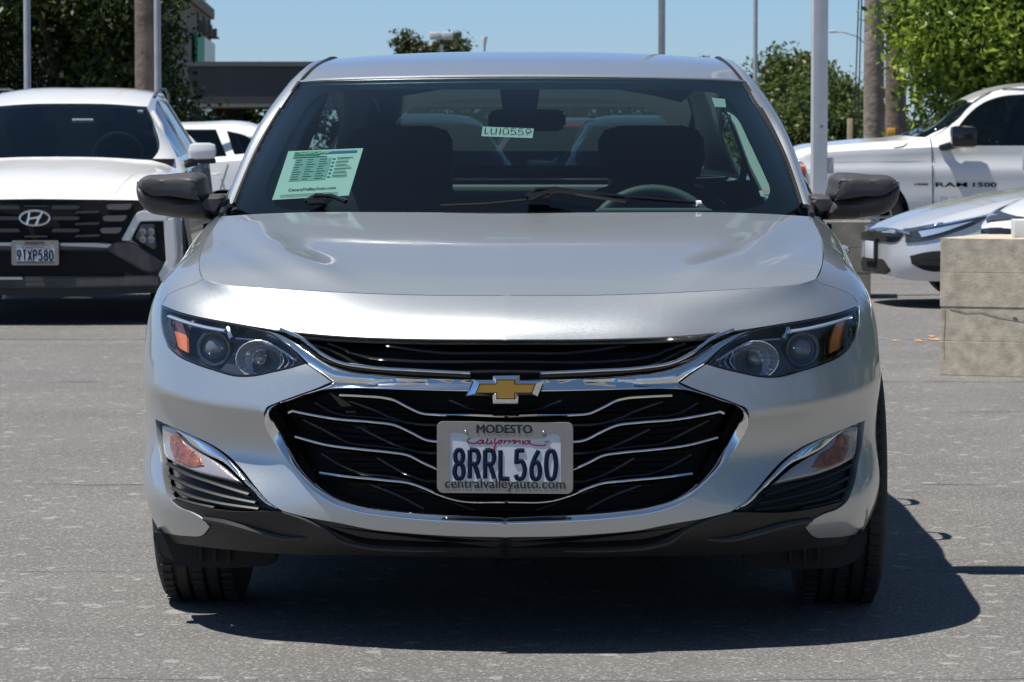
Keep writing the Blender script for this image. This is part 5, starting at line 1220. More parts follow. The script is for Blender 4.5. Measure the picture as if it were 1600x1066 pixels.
# silver compact sedan on the right, nose to the left and towards us
CA = math.radians(-83)
civ = thing('parked_sedan', (2.72, 25.6, 0), 'pale silver compact sedan whose nose pokes out left of the near concrete block', 'car', rz=CA)
civ.scale = (1, 1, .92); CV = sedan(civ, 'silver_blue')
surf_patch(CV, civ, [(.09, .615, 1), (.25, .655), (.45, .705), (.66, .745, 1), (.55, .675), (.38, .60), (.20, .54), (.09, .525, 1)], 'lamp_dark', 'headlight', .008, pillow=(.004, .01), step=.02)
surf_patch(CV, civ, [(.17, .615, 1), (.30, .645), (.54, .702, 1), (.44, .66), (.32, .61), (.19, .57, 1)], 'reflector', 'headlight_reflector', .018, step=.015)
surf_patch(CV, civ, [(.09, .622, 1), (.28, .668), (.48, .715), (.66, .755, 1), (.48, .705), (.28, .657), (.09, .612, 1)], 'chrome', 'headlight_brow', .014, step=.015)
b = MB()
for y_ in (.62, .60, .58): pass
def band(S, root, xz, name, material, off, r):
    P = [S.ev(h[None], off)[0] for h in front_hits(S, xz, .04)]; b = MB(); b.tube([tuple(p) for p in P], r, 6); both(name, b.v, b.f, material, root, join=True)
surf_patch(CV, civ, [(0, .595, 1), (.45, .595), (.60, .59, 1), (.56, .54), (.4, .525), (0, .525, 1)], 'black_gloss', 'grille', .006, side=False, step=.03)
band(CV, civ, [(0, .612), (.4, .612), (.66, .60)], 'chrome_wing', 'chrome', .012, .014)
surf_patch(CV, civ, [(.11, .42, 1), (.18, .445), (.36, .45), (.44, .37, 1), (.36, .315), (.18, .32), (.12, .36, 1)], 'black_void', 'corner_intake', .005, step=.025)
surf_patch(CV, civ, [(.17, .385, 1), (.30, .375), (.38, .355, 1), (.30, .345), (.17, .355, 1)], 'black_plastic', 'intake_slat', .012, step=.02)
surf_patch(CV, civ, [(0, .36, 1), (.4, .35), (.46, .30), (.4, .27), (0, .27, 1)], 'black_void', 'lower_intake', .006, side=False, step=.03)
plate(civ, (0, -.05, .47), (1, 0, 0), (0, 0, 1), (0, -1, 0), .312, .163, '9TXP580', full=False, words=('MODESTO', '', 'centralvalleyauto.com')) if 0 else None
b = MB(); b.box((0, -.040, .45), (.28, .008, .14), bevel=.004); b.build('license_plate', 'plate', civ)
b = MB(); b.box((0, -.03, .45), (.34, .02, .19), bevel=.004); b.build('plate_holder', 'black_plastic', civ)
# white sedan nose right behind the near concrete block
wht = thing('parked_sedan', (3.30, 21.6, 0), 'white sedan mostly hidden behind the near concrete block, only its bonnet and headlight showing', 'car', rz=math.radians(-58)); wht.scale = (1, 1, 1.1)
WS = sedan(wht, 'white_paint')
surf_patch(WS, wht, [(.10, .66, 1), (.30, .70), (.55, .745), (.70, .775, 1), (.55, .72), (.30, .665), (.12, .63, 1)], 'lamp_dark', 'headlight', .008, pillow=(.004, .01), step=.02)
surf_patch(WS, wht, [(.18, .665, 1), (.34, .69), (.50, .715), (.50, .705, 1), (.34, .672), (.20, .65, 1)], 'reflector', 'headlight_reflector', .014, step=.015)
surf_patch(WS, wht, [(0, .60, 1), (.45, .60), (.60, .59, 1), (.55, .50), (0, .48, 1)], 'black_gloss', 'grille', .006, side=False, step=.03)

# ---------------------------------------------------------------- white pickup truck side on behind them
PD = 37.8; ps = F / PD
trk = thing('pickup_truck', ((1230 - 800) / ps, PD + .98, 0), 'white pickup truck parked side on at the right with a dark door mirror', 'truck', rz=math.radians(-90))
TY = lambda px: (px - 1230) / ps; TZ = lambda py: CH - (py - 226) / ps
tsec = lambda hw, zb, zs, zi, hi, zr, hr, zt: [(hw - .07, zb), (hw - .02, zb + .1), (hw, .74), (hw + .004, .945), (hw - .025, .965), (hw - .05, zs), (hi, zi), (hr, zr), (0, zt)]
def tsc(hw, zb, zcr, zs, hs, zi, hi, zr, hr, zt): return [(hw - .08, zb), (hw - .02, zb + .12), (hw, .74), (hw + .012, zcr), (hw - .012, zcr + .03), (hs, zs), (hi, zi), (hr, zr), (0, zt)]
t_ = [(0.0, tsc(.84, .36, .90, 1.02, .80, 1.06, .74, 1.08, .5, 1.10)), (.12, tsc(.92, .34, .93, 1.08, .88, 1.13, .80, 1.15, .5, 1.17)), (.45, tsc(.98, .34, .94, 1.13, .95, 1.19, .84, 1.20, .5, 1.225)),
      (.95, tsc(1.0, .34, .945, 1.16, .97, 1.225, .86, 1.245, .5, 1.27)), (1.20, tsc(1.0, .34, .945, 1.17, .975, 1.24, .86, 1.26, .5, 1.285)), (1.60, tsc(1.0, .34, .945, 1.185, .975, 1.235, .90, 1.38, .76, 1.41)),
      (2.02, tsc(1.0, .34, .945, 1.19, .975, 1.235, .94, 1.67, .70, 1.71)), (2.35, tsc(1.0, .34, .945, 1.19, .975, 1.235, .94, 1.80, .68, 1.84)), (3.0, tsc(1.0, .34, .945, 1.19, .975, 1.235, .94, 1.85, .67, 1.90)), (3.7, tsc(1.0, .34, .945, 1.19, .975, 1.235, .94, 1.80, .67, 1.86)), (3.86, tsc(1.0, .34, .945, 1.19, .975, 1.25, .94, 1.27, .6, 1.28)), (5.7, tsc(1.0, .34, .945, 1.19, .975, 1.25, .94, 1.27, .6, 1.28)), (5.8, tsc(.98, .4, .94, 1.15, .95, 1.2, .9, 1.22, .6, 1.22))]
TS = body_surf(t_, ubreaks=(5, 9, 10), vbreaks=(3, 6, 7))
fw = [(TY(1500), TZ(196), 1), (TY(1512), TZ(182)), (TY(1540), TZ(160)), (TY(1570), TZ(150)), (TY(1606), TZ(147), 1), (TY(1606), TZ(228), 1), (TY(1520), TZ(228), 1), (TY(1500), TZ(221), 1)]
car_shell(trk, TS, 'white_paint', (TY(1357), 4.55), .40, .455, [fw, [(2.78, 1.195, 1), (2.78, 1.74, 1), (3.3, 1.74), (3.55, 1.70, 1), (3.58, 1.195, 1)]], wind=[(0, 1.30, 1), (.5, 1.30), (.825, 1.28, 1), (.82, 1.35), (.71, 1.67, 1), (.4, 1.70), (0, 1.71, 1)], zsill=.42, wheel_w=.26, tyre_hw=.85, rim_r=.26, glassm='side_glass')
dark_cabin(trk, 1.7, 3.7, 1.16, .92, 1.6)
seam(trk, TS, [(TY(1454), 1.30), (TY(1455), 1.17), (TY(1456), .8), (TY(1457), .45)], .006)
seam(trk, TS, [(2.72, 1.19), (2.72, .8), (2.72, .45)], .006)
seam(trk, TS, [(TY(1396), 1.165), (TY(1410), 1.18), (TY(1418), 1.215)], .005)
seam(trk, TS, [(TY(1458), 1.28), (TY(1480), 1.38), (TY(1505), 1.545), (TY(1530), 1.70), (TY(1560), 1.80), (TY(1610), 1.815)], .005)
b = MB(); b.box((1.11, TY(1502), TZ(214)), (.20, .30, .24), bevel=.06); b.tube([(.93, TY(1466), TZ(232)), (1.02, TY(1478), TZ(229)), (1.08, TY(1494), TZ(224))], [.035, .045, .05], 8); b.build('door_mirror', 'black_gloss', trk)
b = MB(); b.box((-1.11, TY(1502), TZ(214)), (.20, .30, .24), bevel=.06); b.build('door_mirror', 'black_gloss', trk)
for body, x0, x1, y0, y1, nm in (('RAM', 1461, 1510, 292, 285, 'lettering'), ('1500', 1519, 1556, 292, 285, 'lettering'), ('HEMI', 1428, 1449, 290, 286, 'badge')):
    b = MB(); put_text(b, body, (1.016, TY((x0 + x1) / 2), TZ(y0)), (0, 1, 0), (.0, 0, 1), w=(x1 - x0) / ps, h=(y0 - y1) / ps, bold=.02, ext=.01); b.build(nm, 'black_gloss', trk, smooth=False)
surf_patch(TS, trk, [(.03, .98, 1), (.16, 1.02), (.20, .98, 1), (.20, .80, 1), (.03, .78, 1)], 'clear_lamp', 'headlight', .008, pillow=(.005, .02), step=.03)
surf_patch(TS, trk, [(.14, .98, 1), (.20, .97, 1), (.20, .84, 1), (.12, .84, 1)], 'amber', 'side_lamp', .016, step=.03)
b = MB(); b.box((0, -.03, .85), (1.2, .06, .34), bevel=.02); b.build('grille', 'black_gloss', trk)
b = MB(); b.box((0, -.02, .50), (1.8, .14, .22), bevel=.05); b.build('bumper', 'chrome', trk)
b = MB(); b.tube([(.74, 1.50, 1.315), (.70, 1.58, 1.34), (.3, 1.52, 1.33)], .012, 5); b.build('wiper', 'black_void', trk)
# ================================================================ setting: asphalt, markings, poles, concrete, buildings, trees
def asphalt():
    m = bpy.data.materials.new('asphalt'); m.use_nodes = True; nt = m.node_tree; N = nt.nodes; L = nt.links; b = N['Principled BSDF']; b.inputs['Roughness'].default_value = .82; b.inputs['Specular IOR Level'].default_value = .35
    tc = N.new('ShaderNodeTexCoord')
    def noise(sc, det=4, vec=None, rough=.5):
        n = N.new('ShaderNodeTexNoise'); n.inputs['Scale'].default_value = sc; n.inputs['Detail'].default_value = det; n.inputs['Roughness'].default_value = rough; L.new(vec or tc.outputs['Object'], n.inputs['Vector']); return n.outputs[0]
    def mr(src, a, b_, c, d):
        n = N.new('ShaderNodeMapRange'); n.inputs[1].default_value = a; n.inputs[2].default_value = b_; n.inputs[3].default_value = c; n.inputs[4].default_value = d; L.new(src, n.inputs[0]); return n.outputs[0]
    def mixc(f, c1, c2, blend='MIX'):
        n = N.new('ShaderNodeMix'); n.data_type = 'RGBA'; n.blend_type = blend
        for i, c in ((6, c1), (7, c2)):
            if isinstance(c, tuple): n.inputs[i].default_value = (*c, 1)
            else: L.new(c, n.inputs[i])
        if isinstance(f, float): n.inputs[0].default_value = f
        else: L.new(f, n.inputs[0])
        return n.outputs[2]
    v = N.new('ShaderNodeTexVoronoi'); v.inputs['Scale'].default_value = 165; L.new(tc.outputs['Object'], v.inputs['Vector'])
    v2 = N.new('ShaderNodeTexVoronoi'); v2.inputs['Scale'].default_value = 28; L.new(tc.outputs['Object'], v2.inputs['Vector'])
    sp = N.new('ShaderNodeSeparateColor'); L.new(v.outputs['Color'], sp.inputs[0]); sp2 = N.new('ShaderNodeSeparateColor'); L.new(v2.outputs['Color'], sp2.inputs[0])
    base = mixc(mr(noise(1.1, 5), .35, .65, 0, 1), (.140, .134, .129), (.168, .161, .154))
    mp = N.new('ShaderNodeMapping'); mp.inputs['Scale'].default_value = (.05, 1.6, 1); L.new(tc.outputs['Object'], mp.inputs[0])
    base = mixc(mr(noise(1.3, 6, mp.outputs[0], .65), .45, .7, 0, .55), base, (.115, .113, .112))
    g1 = mr(sp.outputs[0], .0, 1., .80, 1.18); gm = N.new('ShaderNodeMix'); gm.data_type = 'RGBA'; gm.blend_type = 'MULTIPLY'; gm.inputs[0].default_value = 1; L.new(base, gm.inputs[6]); L.new(g1, gm.inputs[7]); base = gm.outputs[2]
    base = mixc(mr(sp.outputs[1], .88, .93, 0, .75), base, (.36, .35, .33))        # pale stones worn flush
    base = mixc(mr(sp2.outputs[1], .965, .98, 0, .35), base, (.46, .45, .43))
    base = mixc(mr(sp.outputs[2], .92, .96, 0, .6), base, (.06, .06, .062))
    # transverse hairline cracks and roller joints
    sx = N.new('ShaderNodeSeparateXYZ'); L.new(tc.outputs['Object'], sx.inputs[0]); wob = mr(noise(2.2, 6), 0, 1, -.10, .10)
    for y0, wd in ((17.25, .05), (15.3, .03), (12.02, .022), (9.55, .012), (7.6, .008), (21.0, .06)):
        a = N.new('ShaderNodeMath'); a.operation = 'ADD'; L.new(sx.outputs[1], a.inputs[0]); L.new(wob, a.inputs[1])
        s = N.new('ShaderNodeMath'); s.operation = 'SUBTRACT'; L.new(a.outputs[0], s.inputs[0]); s.inputs[1].default_value = y0
        ab = N.new('ShaderNodeMath'); ab.operation = 'ABSOLUTE'; L.new(s.outputs[0], ab.inputs[0])
        k = mr(ab.outputs[0], wd * .5, wd, .75, 0); mu = N.new('ShaderNodeMath'); mu.operation = 'MULTIPLY'; L.new(k, mu.inputs[0]); L.new(mr(noise(3.1, 3), .42, .52, 0, 1), mu.inputs[1])
        base = mixc(mu.outputs[0], base, (.045, .045, .046))
    L.new(base, b.inputs['Base Color'])
    bp = N.new('ShaderNodeBump'); bp.inputs['Strength'].default_value = .4; bp.inputs['Distance'].default_value = .004
    ad = N.new('ShaderNodeMath'); ad.operation = 'ADD'; L.new(mr(v.outputs['Distance'], 0, .6, 1, 0), ad.inputs[0]); L.new(noise(160, 3), ad.inputs[1]); L.new(ad.outputs[0], bp.inputs['Height']); L.new(bp.outputs[0], b.inputs['Normal'])
    return m
M['asphalt'] = asphalt()
b = MB(); b.add([(-60, -60, 0), (60, -60, 0), (60, 62, 0), (-60, 62, 0)], [(0, 1, 2, 3)]); tag(b.build('parking_lot', 'asphalt', smooth=False), kind='structure')
b = MB(); b.add([(-700, -300, -.01), (700, -300, -.01), (700, 1500, -.01), (-700, 1500, -.01)], [(0, 1, 2, 3)]); tag(b.build('ground', mat('dry_ground', (.13, .125, .09), .95, var=(.1, .3)), smooth=False), kind='structure')
om = mat('orange_marking_paint', (.62, .30, .12), .8, var=(30, .4))
rr = random.Random(2)
for px, py, wpx in ((1399, 533, 9), (1436, 533, 14), (1460, 531, 20), (1455, 526, 12)):
    c = gnd(px, py); s_ = F / c.y; w_ = wpx / s_ / 2; b = MB(); n = 14
    b.add([(c.x + w_ * math.cos(t) * rr.uniform(.7, 1.1), c.y + .10 * math.sin(t) * rr.uniform(.6, 1.1), .004) for t in np.linspace(0, 2 * math.pi, n, endpoint=False)], [tuple(range(n))])
    tag(b.build('paint_mark', om, smooth=False), kind='structure')
# ---- posts and poles
galv = mat('galvanised_steel', (.42, .44, .46), .5, .3, var=(8, .12)); whitep = mat('painted_white_steel', (.66, .67, .68), .45, var=(6, .06), bump=(30, .05, .002))
woodp = mat('weathered_pole_wood', (.16, .125, .10), .9, bump=(18, .7, .02), var=(5, .4)); woodg = mat('grey_pole_wood', (.24, .20, .17), .9, bump=(14, .7, .02), var=(6, .35))
def pole(px, d, w, top, label, m_, name='light_pole', square=False, base=True, rz=0, cat='pole', lean=0, group=None):
    x = (px - 800) * d / F; e = thing(name, (x, d, 0), label, cat, group, rz); b = MB()
    if square: b.box((0, 0, top / 2), (w, w, top), bevel=w * .06)
    else: b.tube([(0, 0, 0), (lean * .5, 0, top * .5), (lean, 0, top)], [w / 2 * 1.05, w / 2, w / 2 * .92], 16)
    b.build('shaft', m_, e)
    if base: b = MB(); b.box((0, 0, .03), (w * 2.4, w * 2.4, .06), bevel=.01); b.build('base_plate', m_, e)
    return e
def lamp_head(e, z, m_=None, arm=.6, dirs=(1, -1)):
    for s in dirs:
        h = bpy.data.objects.new('lamp_head', None); COL.objects.link(h); h.parent = e
        b = MB(); b.tube([(0, 0, z), (s * arm, 0, z + .05)], .03, 6); b.build('arm', m_ or galv, h); b = MB(); b.box((s * (arm + .25), 0, z + .05), (.55, .32, .14), bevel=.03); b.build('housing', m_ or galv, h)
e = pole(45, 31, .062, 7, 'thin pale light pole rising behind the roof of the white SUV', galv); lamp_head(e, 7)
e = pole(228, 40, .225, 9, 'thick brown wooden utility pole in front of the dark trees on the left', woodp, 'utility_pole', base=False)
b = MB(); b.box((0, -.15, 8.3), (2.2, .1, .12)); b.build('cross_arm', woodp, e)
e = pole(248, 38, .075, 8, 'slim grey light pole close beside the brown utility pole', galv); lamp_head(e, 8)
e = pole(1033, 46, .092, 9, 'square grey light pole rising above the middle of the silver sedan roof', galv, square=True); lamp_head(e, 9)
e = pole(1179, 58, .075, 9, 'thinnest grey pole between the silver sedan and the round trees', galv); lamp_head(e, 9)
# pole on the far concrete base
conc = mat('board_marked_concrete', (.50, .44, .345), .92, bump=(110, .5, .003), var=(16, .26)); conc_d = mat('shade_toned_concrete', (.23, .21, .18), .92, bump=(60, .4, .004), var=(5, .3))  # conc_d: far base's concrete, its shade put into the darker base colour
e = pole(1279, 27, .118, 8, 'white square light pole standing between the sedan and the pickup', whitep, square=True, base=False, rz=math.radians(4)); lamp_head(e, 8, whitep)
b = MB(); b.box((.085, .0, 1.2 - (259 - 226) / (F / 27)), (.05, .10, .125), bevel=.004); b.build('junction_box', galv, e)
for py, r in ((198, .009),):
    b = MB(); b.tube([(.01 + r * math.cos(t), -.0605, CH - (py - 226) * 27 / F + r * 1.15 * math.sin(t)) for t in np.linspace(0, 2 * math.pi, 17)], .0025, 5, cap=False, up=(0, 1, 0)); b.build('cover_ring', 'black_void', e)
b = MB(); b.box((0, 0, .63), (.30, .30, .06), bevel=.01); b.build('base_plate', whitep, e)
def concrete_base(name, x, y, w, h, label, m_, rz, lifts, cyl=False):
    e = thing(name, (x, y, 0), label, 'concrete block', None, rz); z = 0
    rr = random.Random(int(x * 100))
    for k in range(lifts):
        z1 = h * (k + 1) / lifts; b = MB(); j = rr.uniform(-.002, .002)
        if cyl: b.lathe([(0, z), (w / 2 - .004, z), (w / 2, z + .006), (w / 2 + j, z1 - .006), (w / 2 - .005, z1 - .001), (0, z1 - .001)], (0, 0, 0), 'Z', 40)
        else:
            b.box((j, j, (z + z1) / 2), (w, w, z1 - z - .0012), bevel=.0025)
        b.build('concrete_lift', m_, e, smooth=False); z = z1
    return e
near = concrete_base('concrete_block', 2.79, 17.99, .86, .715, 'near cream concrete pole base with horizontal board lines at the right edge', conc, math.radians(-22), 4)
# chips and the diagonal crack
for (a, z_, w_) in ((-.30, .47, .045), (-.17, .485, .055), (-.05, .30, .03)):
    b = MB(); b.add([(a, -.4315, z_), (a + w_ * .4, -.4315, z_ + .012), (a + w_, -.4315, z_ + .006), (a + w_, -.4315, z_ - .006), (a + w_ * .5, -.4315, z_ - .004)], [(0, 4, 3, 2, 1)]); b.build('chip', mat('chip_dark', (.13, .115, .095), .95), near, smooth=False)
b = MB(); b.tube([(-.38, -.430, .345), (-.30, -.431, .33), (-.22, -.431, .335), (-.12, -.431, .31), (-.05, -.431, .30), (.1, -.431, .28)], .0009, 4); b.build('crack', mat('crack_dark', (.07, .06, .05), .95), near)
b = MB(); b.tube([(-.408, -.430, .42), (-.404, -.431, .30), (-.41, -.431, .18), (-.405, -.431, .08)], .0009, 4); b.build('crack', M['black_plastic'], near)
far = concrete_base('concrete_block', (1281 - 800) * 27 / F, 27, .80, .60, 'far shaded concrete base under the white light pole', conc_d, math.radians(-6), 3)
np_ = thing('light_pole', (2.80, 17.99, .716), 'white light pole with a square flange on the near concrete block at the right edge', 'pole', rz=math.radians(-5))
b = MB(); b.box((0.02, 0, 3.5), (.13, .13, 7), bevel=.006); b.build('shaft', whitep, np_)
b = MB(); b.box((.02, 0, .045), (.36, .30, .09), bevel=.004); b.build('base_cover', whitep, np_)
b = MB(); b.box((-.085, -.02, .40), (.05, .12, .105), bevel=.004); b.build('junction_box', galv, np_)
# far parking lamps above the roof line
e = thing('light_pole', ((690 - 800) * 120 / F, 120, 0), 'small twin white parking lamp standing before the far tree above the roof', 'pole'); b = MB(); b.tube([(0, 0, 0), (0, 0, 4.7)], .06, 8); b.build('shaft', whitep, e)
for s in (-1, 1):
    b = MB(); b.box((s * .21, 0, 5.0), (.40, .4, .26), bevel=.05); b.build('lamp_head', whitep, e)
e = thing('light_pole', ((757 - 800) * 120 / F, 120, 0), 'tiny single lamp post just right of the far tree', 'pole'); b = MB(); b.tube([(0, 0, 0), (0, 0, 4.6)], .04, 8); b.build('shaft', galv, e); b = MB(); b.lathe([(.03, 4.55), (.11, 4.95), (.10, 4.98), (0, 4.98)], (0, 0, 0), 'Z', 10); b.build('lamp_head', whitep, e)
# utility poles right, street lamp arm, wires
e1_ = pole(1364, 45, .262, 10, 'thick grey wooden utility pole beside the leafy tree on the right', woodg, 'utility_pole', base=False)
b = MB(); b.box((0, -.15, 9.2), (2.4, .1, .12)); b.build('cross_arm', woodg, e1_)
e2_ = pole(1398, 48, .29, 9, 'darker brown wooden utility pole half covered by leaves of the right tree', woodp, 'utility_pole', base=False)
b = MB(); b.box((-.08, -.17, CH + (226 - 206) * 48 / F), (.12, .04, .10), bevel=.01); b.build('marker_plate', mat('yellow_marker', (.75, .42, .05), .6), e2_)
e = thing('street_lamp', (6.85, 66, 0), 'street lamp whose curved arm reaches left past the grey utility pole', 'lamp'); b = MB(); b.tube([(0, 0, 0), (0, 0, 3.15)], .055, 8); b.build('shaft', galv, e)
b = MB(); b.tube([(0, 0, 3.1), (-.2, 0, 3.28), (-.45, 0, 3.36), (-.60, 0, 3.37)], .016, 6); b.build('arm', galv, e); b = MB(); b.box((-.67, 0, 3.37), (.16, .1, .045), bevel=.015); b.build('lamp_head', whitep, e)
for k, (xa, xb) in enumerate(((1344, 1334), (1348, 1340))):
    a = at(xa, -60, 50); c = at(xb, 215, 50); e = thing('guy_wire', tuple(c), ('left' if k == 0 else 'right') + ' one of the two thin wires slanting down beside the grey utility pole', 'wire')
    b = MB(); q = Vector(a) - Vector(c); b.tube([(0, 0, 0), tuple(q)], .010, 4); b.build('cable', 'black_plastic', e)
e = thing('wooden_stake', ((1327 - 800) * 42 / F, 42, 0), 'short pale wooden stake in front of the round trees', 'stake'); b = MB(); b.box((0, 0, .76), (.062, .062, 1.52), bevel=.005); b.build('post', mat('pale_wood', (.45, .36, .22), .8, var=(10, .2)), e)
# ---- buildings
tan = mat('tan_stucco', (.22, .18, .15), .9, bump=(6, .3, .02), var=(1.2, .12)); dkg = mat('dark_grey_cladding', (.050, .051, .058), .6, var=(.6, .15))
P1 = Vector((-9.58, 95, 0)); P2 = Vector((-10.72, 122, 0)); dirv = (P2 - P1).normalized(); nv = Vector((dirv.y, -dirv.x, 0)); H_ = 6.0; Lw = (P2 - P1).length
bld = thing('tall_building', tuple(P1), 'tan building with square openings under its roof and a green and white sign', 'building')
b = MB(); b.prism([(-2, 0), (Lw, 0), (Lw, H_ - .35), (-2, H_ - .35)], (0, 0, 0), dirv, (0, 0, 1), -nv, 10); b.build('wall', tan, bld, smooth=False)
b = MB(); b.prism([(-2, H_ - .35), (Lw + .15, H_ - .35), (Lw + .15, H_), (-2, H_)], nv * .12, dirv, (0, 0, 1), -nv, 10.2); b.build('parapet', tan, bld, smooth=False)
for t in (17.5, 21.5, 25.2):
    c = dirv * t + nv * .004 + Vector((0, 0, 5.25)); b = MB(); b.prism([(-.55, -.34), (.55, -.34), (.55, .30), (-.55, .30)], c, dirv, (0, 0, 1), nv, .01); b.build('opening', 'black_void', bld, smooth=False)
    b = MB(); b.prism([(.15, -.34), (.55, -.34), (.55, .02), (.15, .02)], c + nv * .02, dirv, (0, 0, 1), nv, .25); b.build('vent_hood', tan, bld, smooth=False)
for a0, a1, m_, nm in ((13.6, 18.2, 'green_ink', 'green_sign_panel'), (18.3, 26.2, 'white', 'white_sign_panel')):
    b = MB(); b.prism([(a0, 1.3), (a1, 1.3), (a1, 4.75), (a0, 4.75)], nv * .08, dirv, (0, 0, 1), nv, .1); b.build(nm, m_, bld, smooth=False)
b = MB(); b.prism([(14.4, 2.3), (17.3, 2.3), (17.3, 2.7), (14.4, 2.7)], nv * .19, dirv, (0, 0, 1), nv, .02); b.build('sign_band', 'white', bld, smooth=False)
s_ = F / 90; can = thing('canopy_building', ((295 - 800) / s_, 90, 0), 'long dark grey flat canopy building behind the silver sedan on the left', 'building')
zt, zb_ = CH + (226 - 97) / s_, CH + (226 - 162) / s_
for nm, x0, x1, z0, z1, y0, y1, m_ in (('fascia', 0, 14, zb_, zt - .12, 0, 9, dkg), ('roof_edge', -.08, 14.1, zt - .12, zt, -.08, 9.1, mat('roof_edge_grey', (.10, .105, .115), .6)), ('fascia_panel', 3.2, 13.8, zb_ + .1, zt - .65, -.03, 0, mat('fascia_panel_grey', (.065, .064, .067), .7)),
                               ('rear_wall', .2, .85, 0, zb_, 6, 8, mat('dark_red_wall', (.06, .022, .02), .8)), ('column', .05, .22, 0, zb_, .5, .8, dkg), ('column', 6.0, 6.3, 0, zb_, .5, .8, dkg), ('soffit', .1, 13.9, zb_ - .08, zb_ - .003, .1, 8.9, 'trim_light')):
    b = MB(); b.box(((x0 + x1) / 2, (y0 + y1) / 2, (z0 + z1) / 2), (x1 - x0, y1 - y0, z1 - z0)); b.build(nm, m_, can, smooth=False)
e = thing('white_shed', ((282 - 800) * 84 / F, 84, 0), 'small white building partly hidden by leaves beside the dark canopy', 'building')
b = MB(); b.box((0, 0, 1.15), (.40, 2, 2.3)); b.build('wall', 'white', e, smooth=False)
for k in range(5): b = MB(); b.box((-.14 + k * .07, -1.01, 1.2), (.012, .02, 2.1)); b.build('wall_rib', 'trim_light', e, smooth=False)
# ---- trees
def leaf_mat(name, c1, c2, c3):
    m = bpy.data.materials.new(name); m.use_nodes = True; nt = m.node_tree; b = nt.nodes['Principled BSDF']; b.inputs['Roughness'].default_value = .42; b.inputs['Specular IOR Level'].default_value = .4
    g = nt.nodes.new('ShaderNodeNewGeometry'); r = nt.nodes.new('ShaderNodeValToRGB'); r.color_ramp.elements[0].color = (*c1, 1); r.color_ramp.elements[1].color = (*c3, 1); el = r.color_ramp.elements.new(.6); el.color = (*c2, 1)
    nt.links.new(g.outputs['Random Per Island'], r.inputs[0]); nt.links.new(r.outputs[0], b.inputs['Base Color'])
    tr = nt.nodes.new('ShaderNodeBsdfTranslucent'); nt.links.new(r.outputs[0], tr.inputs[0]); mx = nt.nodes.new('ShaderNodeMixShader'); mx.inputs[0].default_value = .38
    out = nt.nodes['Material Output']; nt.links.new(b.outputs[0], mx.inputs[1]); nt.links.new(tr.outputs[0], mx.inputs[2]); nt.links.new(mx.outputs[0], out.inputs[0]); return m
LM = {'dark': leaf_mat('dark_leaves', (.020, .038, .013), (.045, .075, .018), (.14, .18, .04)), 'bright': leaf_mat('bright_leaves', (.045, .09, .012), (.17, .26, .03), (.38, .46, .06)),
      'mid': leaf_mat('mid_leaves', (.045, .075, .02), (.10, .14, .035), (.19, .23, .06)), 'olive': leaf_mat('olive_leaves', (.03, .042, .016), (.06, .075, .028), (.10, .11, .045))}
bark = mat('tree_bark', (.09, .07, .05), .95, bump=(9, .8, .03), var=(4, .3))
def tree(loc, blobs, n, size, lm, label, name='tree', trunk=True, seed=0, clump=.45, hollow=.35, group=None):
    """blobs: (x,y,z,rx,ry,rz) crown volumes in local metres; leaves gather in clumps on twigs"""
    rg_ = np.random.default_rng(seed); e = thing(name, loc, label, 'tree' if name != 'hedge' else 'hedge', group)
    vol = np.array([b_[3] * b_[4] * b_[5] for b_ in blobs]); pk = rg_.choice(len(blobs), size=max(8, int(n / 36)), p=vol / vol.sum()); B = np.array(blobs)[pk]
    d = rg_.normal(size=(len(pk), 3)); d /= np.linalg.norm(d, axis=1)[:, None]; r = (hollow + (1 - hollow) * rg_.random(len(pk)) ** .5)[:, None]; r *= (.82 + .36 * rg_.random((len(pk), 1)))
    C_ = B[:, :3] + d * r * B[:, 3:]; C_ = C_[C_[:, 2] > .15]
    idx = rg_.integers(0, len(C_), n); cr = clump * (.5 + rg_.random(len(C_)))
    off = rg_.normal(size=(n, 3)) * .42 * cr[idx][:, None] * [1, 1, .75]; P = C_[idx] + off; P[:, 2] = np.maximum(P[:, 2], .05)
    nr = rg_.normal(size=(n, 3)) + [0, -.25, .55]; nr /= np.linalg.norm(nr, axis=1)[:, None]; t = np.cross(nr, rg_.normal(size=(n, 3))); t /= np.linalg.norm(t, axis=1)[:, None]; q = np.cross(nr, t)
    s = size * (.55 + .8 * rg_.random(n))[:, None]; fold = nr * s * .18
    V = np.stack([P - t * s * .62, P - q * s * .30 + fold, P + t * s * .62, P + q * s * .30 + fold], 1).reshape(-1, 3)
    me = bpy.data.meshes.new('crown'); me.vertices.add(4 * n); me.vertices.foreach_set('co', V.ravel()); me.loops.add(4 * n); me.loops.foreach_set('vertex_index', np.arange(4 * n, dtype=np.int32)); me.polygons.add(n); me.polygons.foreach_set('loop_start', np.arange(0, 4 * n, 4, dtype=np.int32)); me.update(); me.validate()
    me.materials.append(LM[lm]); o = bpy.data.objects.new('crown', me); COL.objects.link(o); o.parent = e
    if trunk:
        zt_ = max(b_[2] for b_ in blobs); b0 = blobs[0]; tb = MB(); tb.tube([(0, 0, 0), (.04, 0, zt_ * .3), (-.03, .03, zt_ * .6), (b0[0] * .5, 0, zt_)], [.17, .14, .10, .05], 10)
        for b_ in blobs[:7]: tb.tube([(0, 0, zt_ * .32), (b_[0] * .45, b_[1] * .45, (zt_ * .32 + b_[2]) / 2), (b_[0] * .9, b_[1] * .9, b_[2])], [.09, .06, .03], 7)
        tb.build('trunk', bark, e)
    return e
def lumps(cx, cz, w, h, k, r, seed, dep=1.6):
    q = random.Random(seed); return [(cx + q.uniform(-w, w), q.uniform(-dep, dep), cz + q.uniform(-h, h), r * q.uniform(.7, 1.2), r * q.uniform(.7, 1.2), r * q.uniform(.6, 1.)) for _ in range(k)]
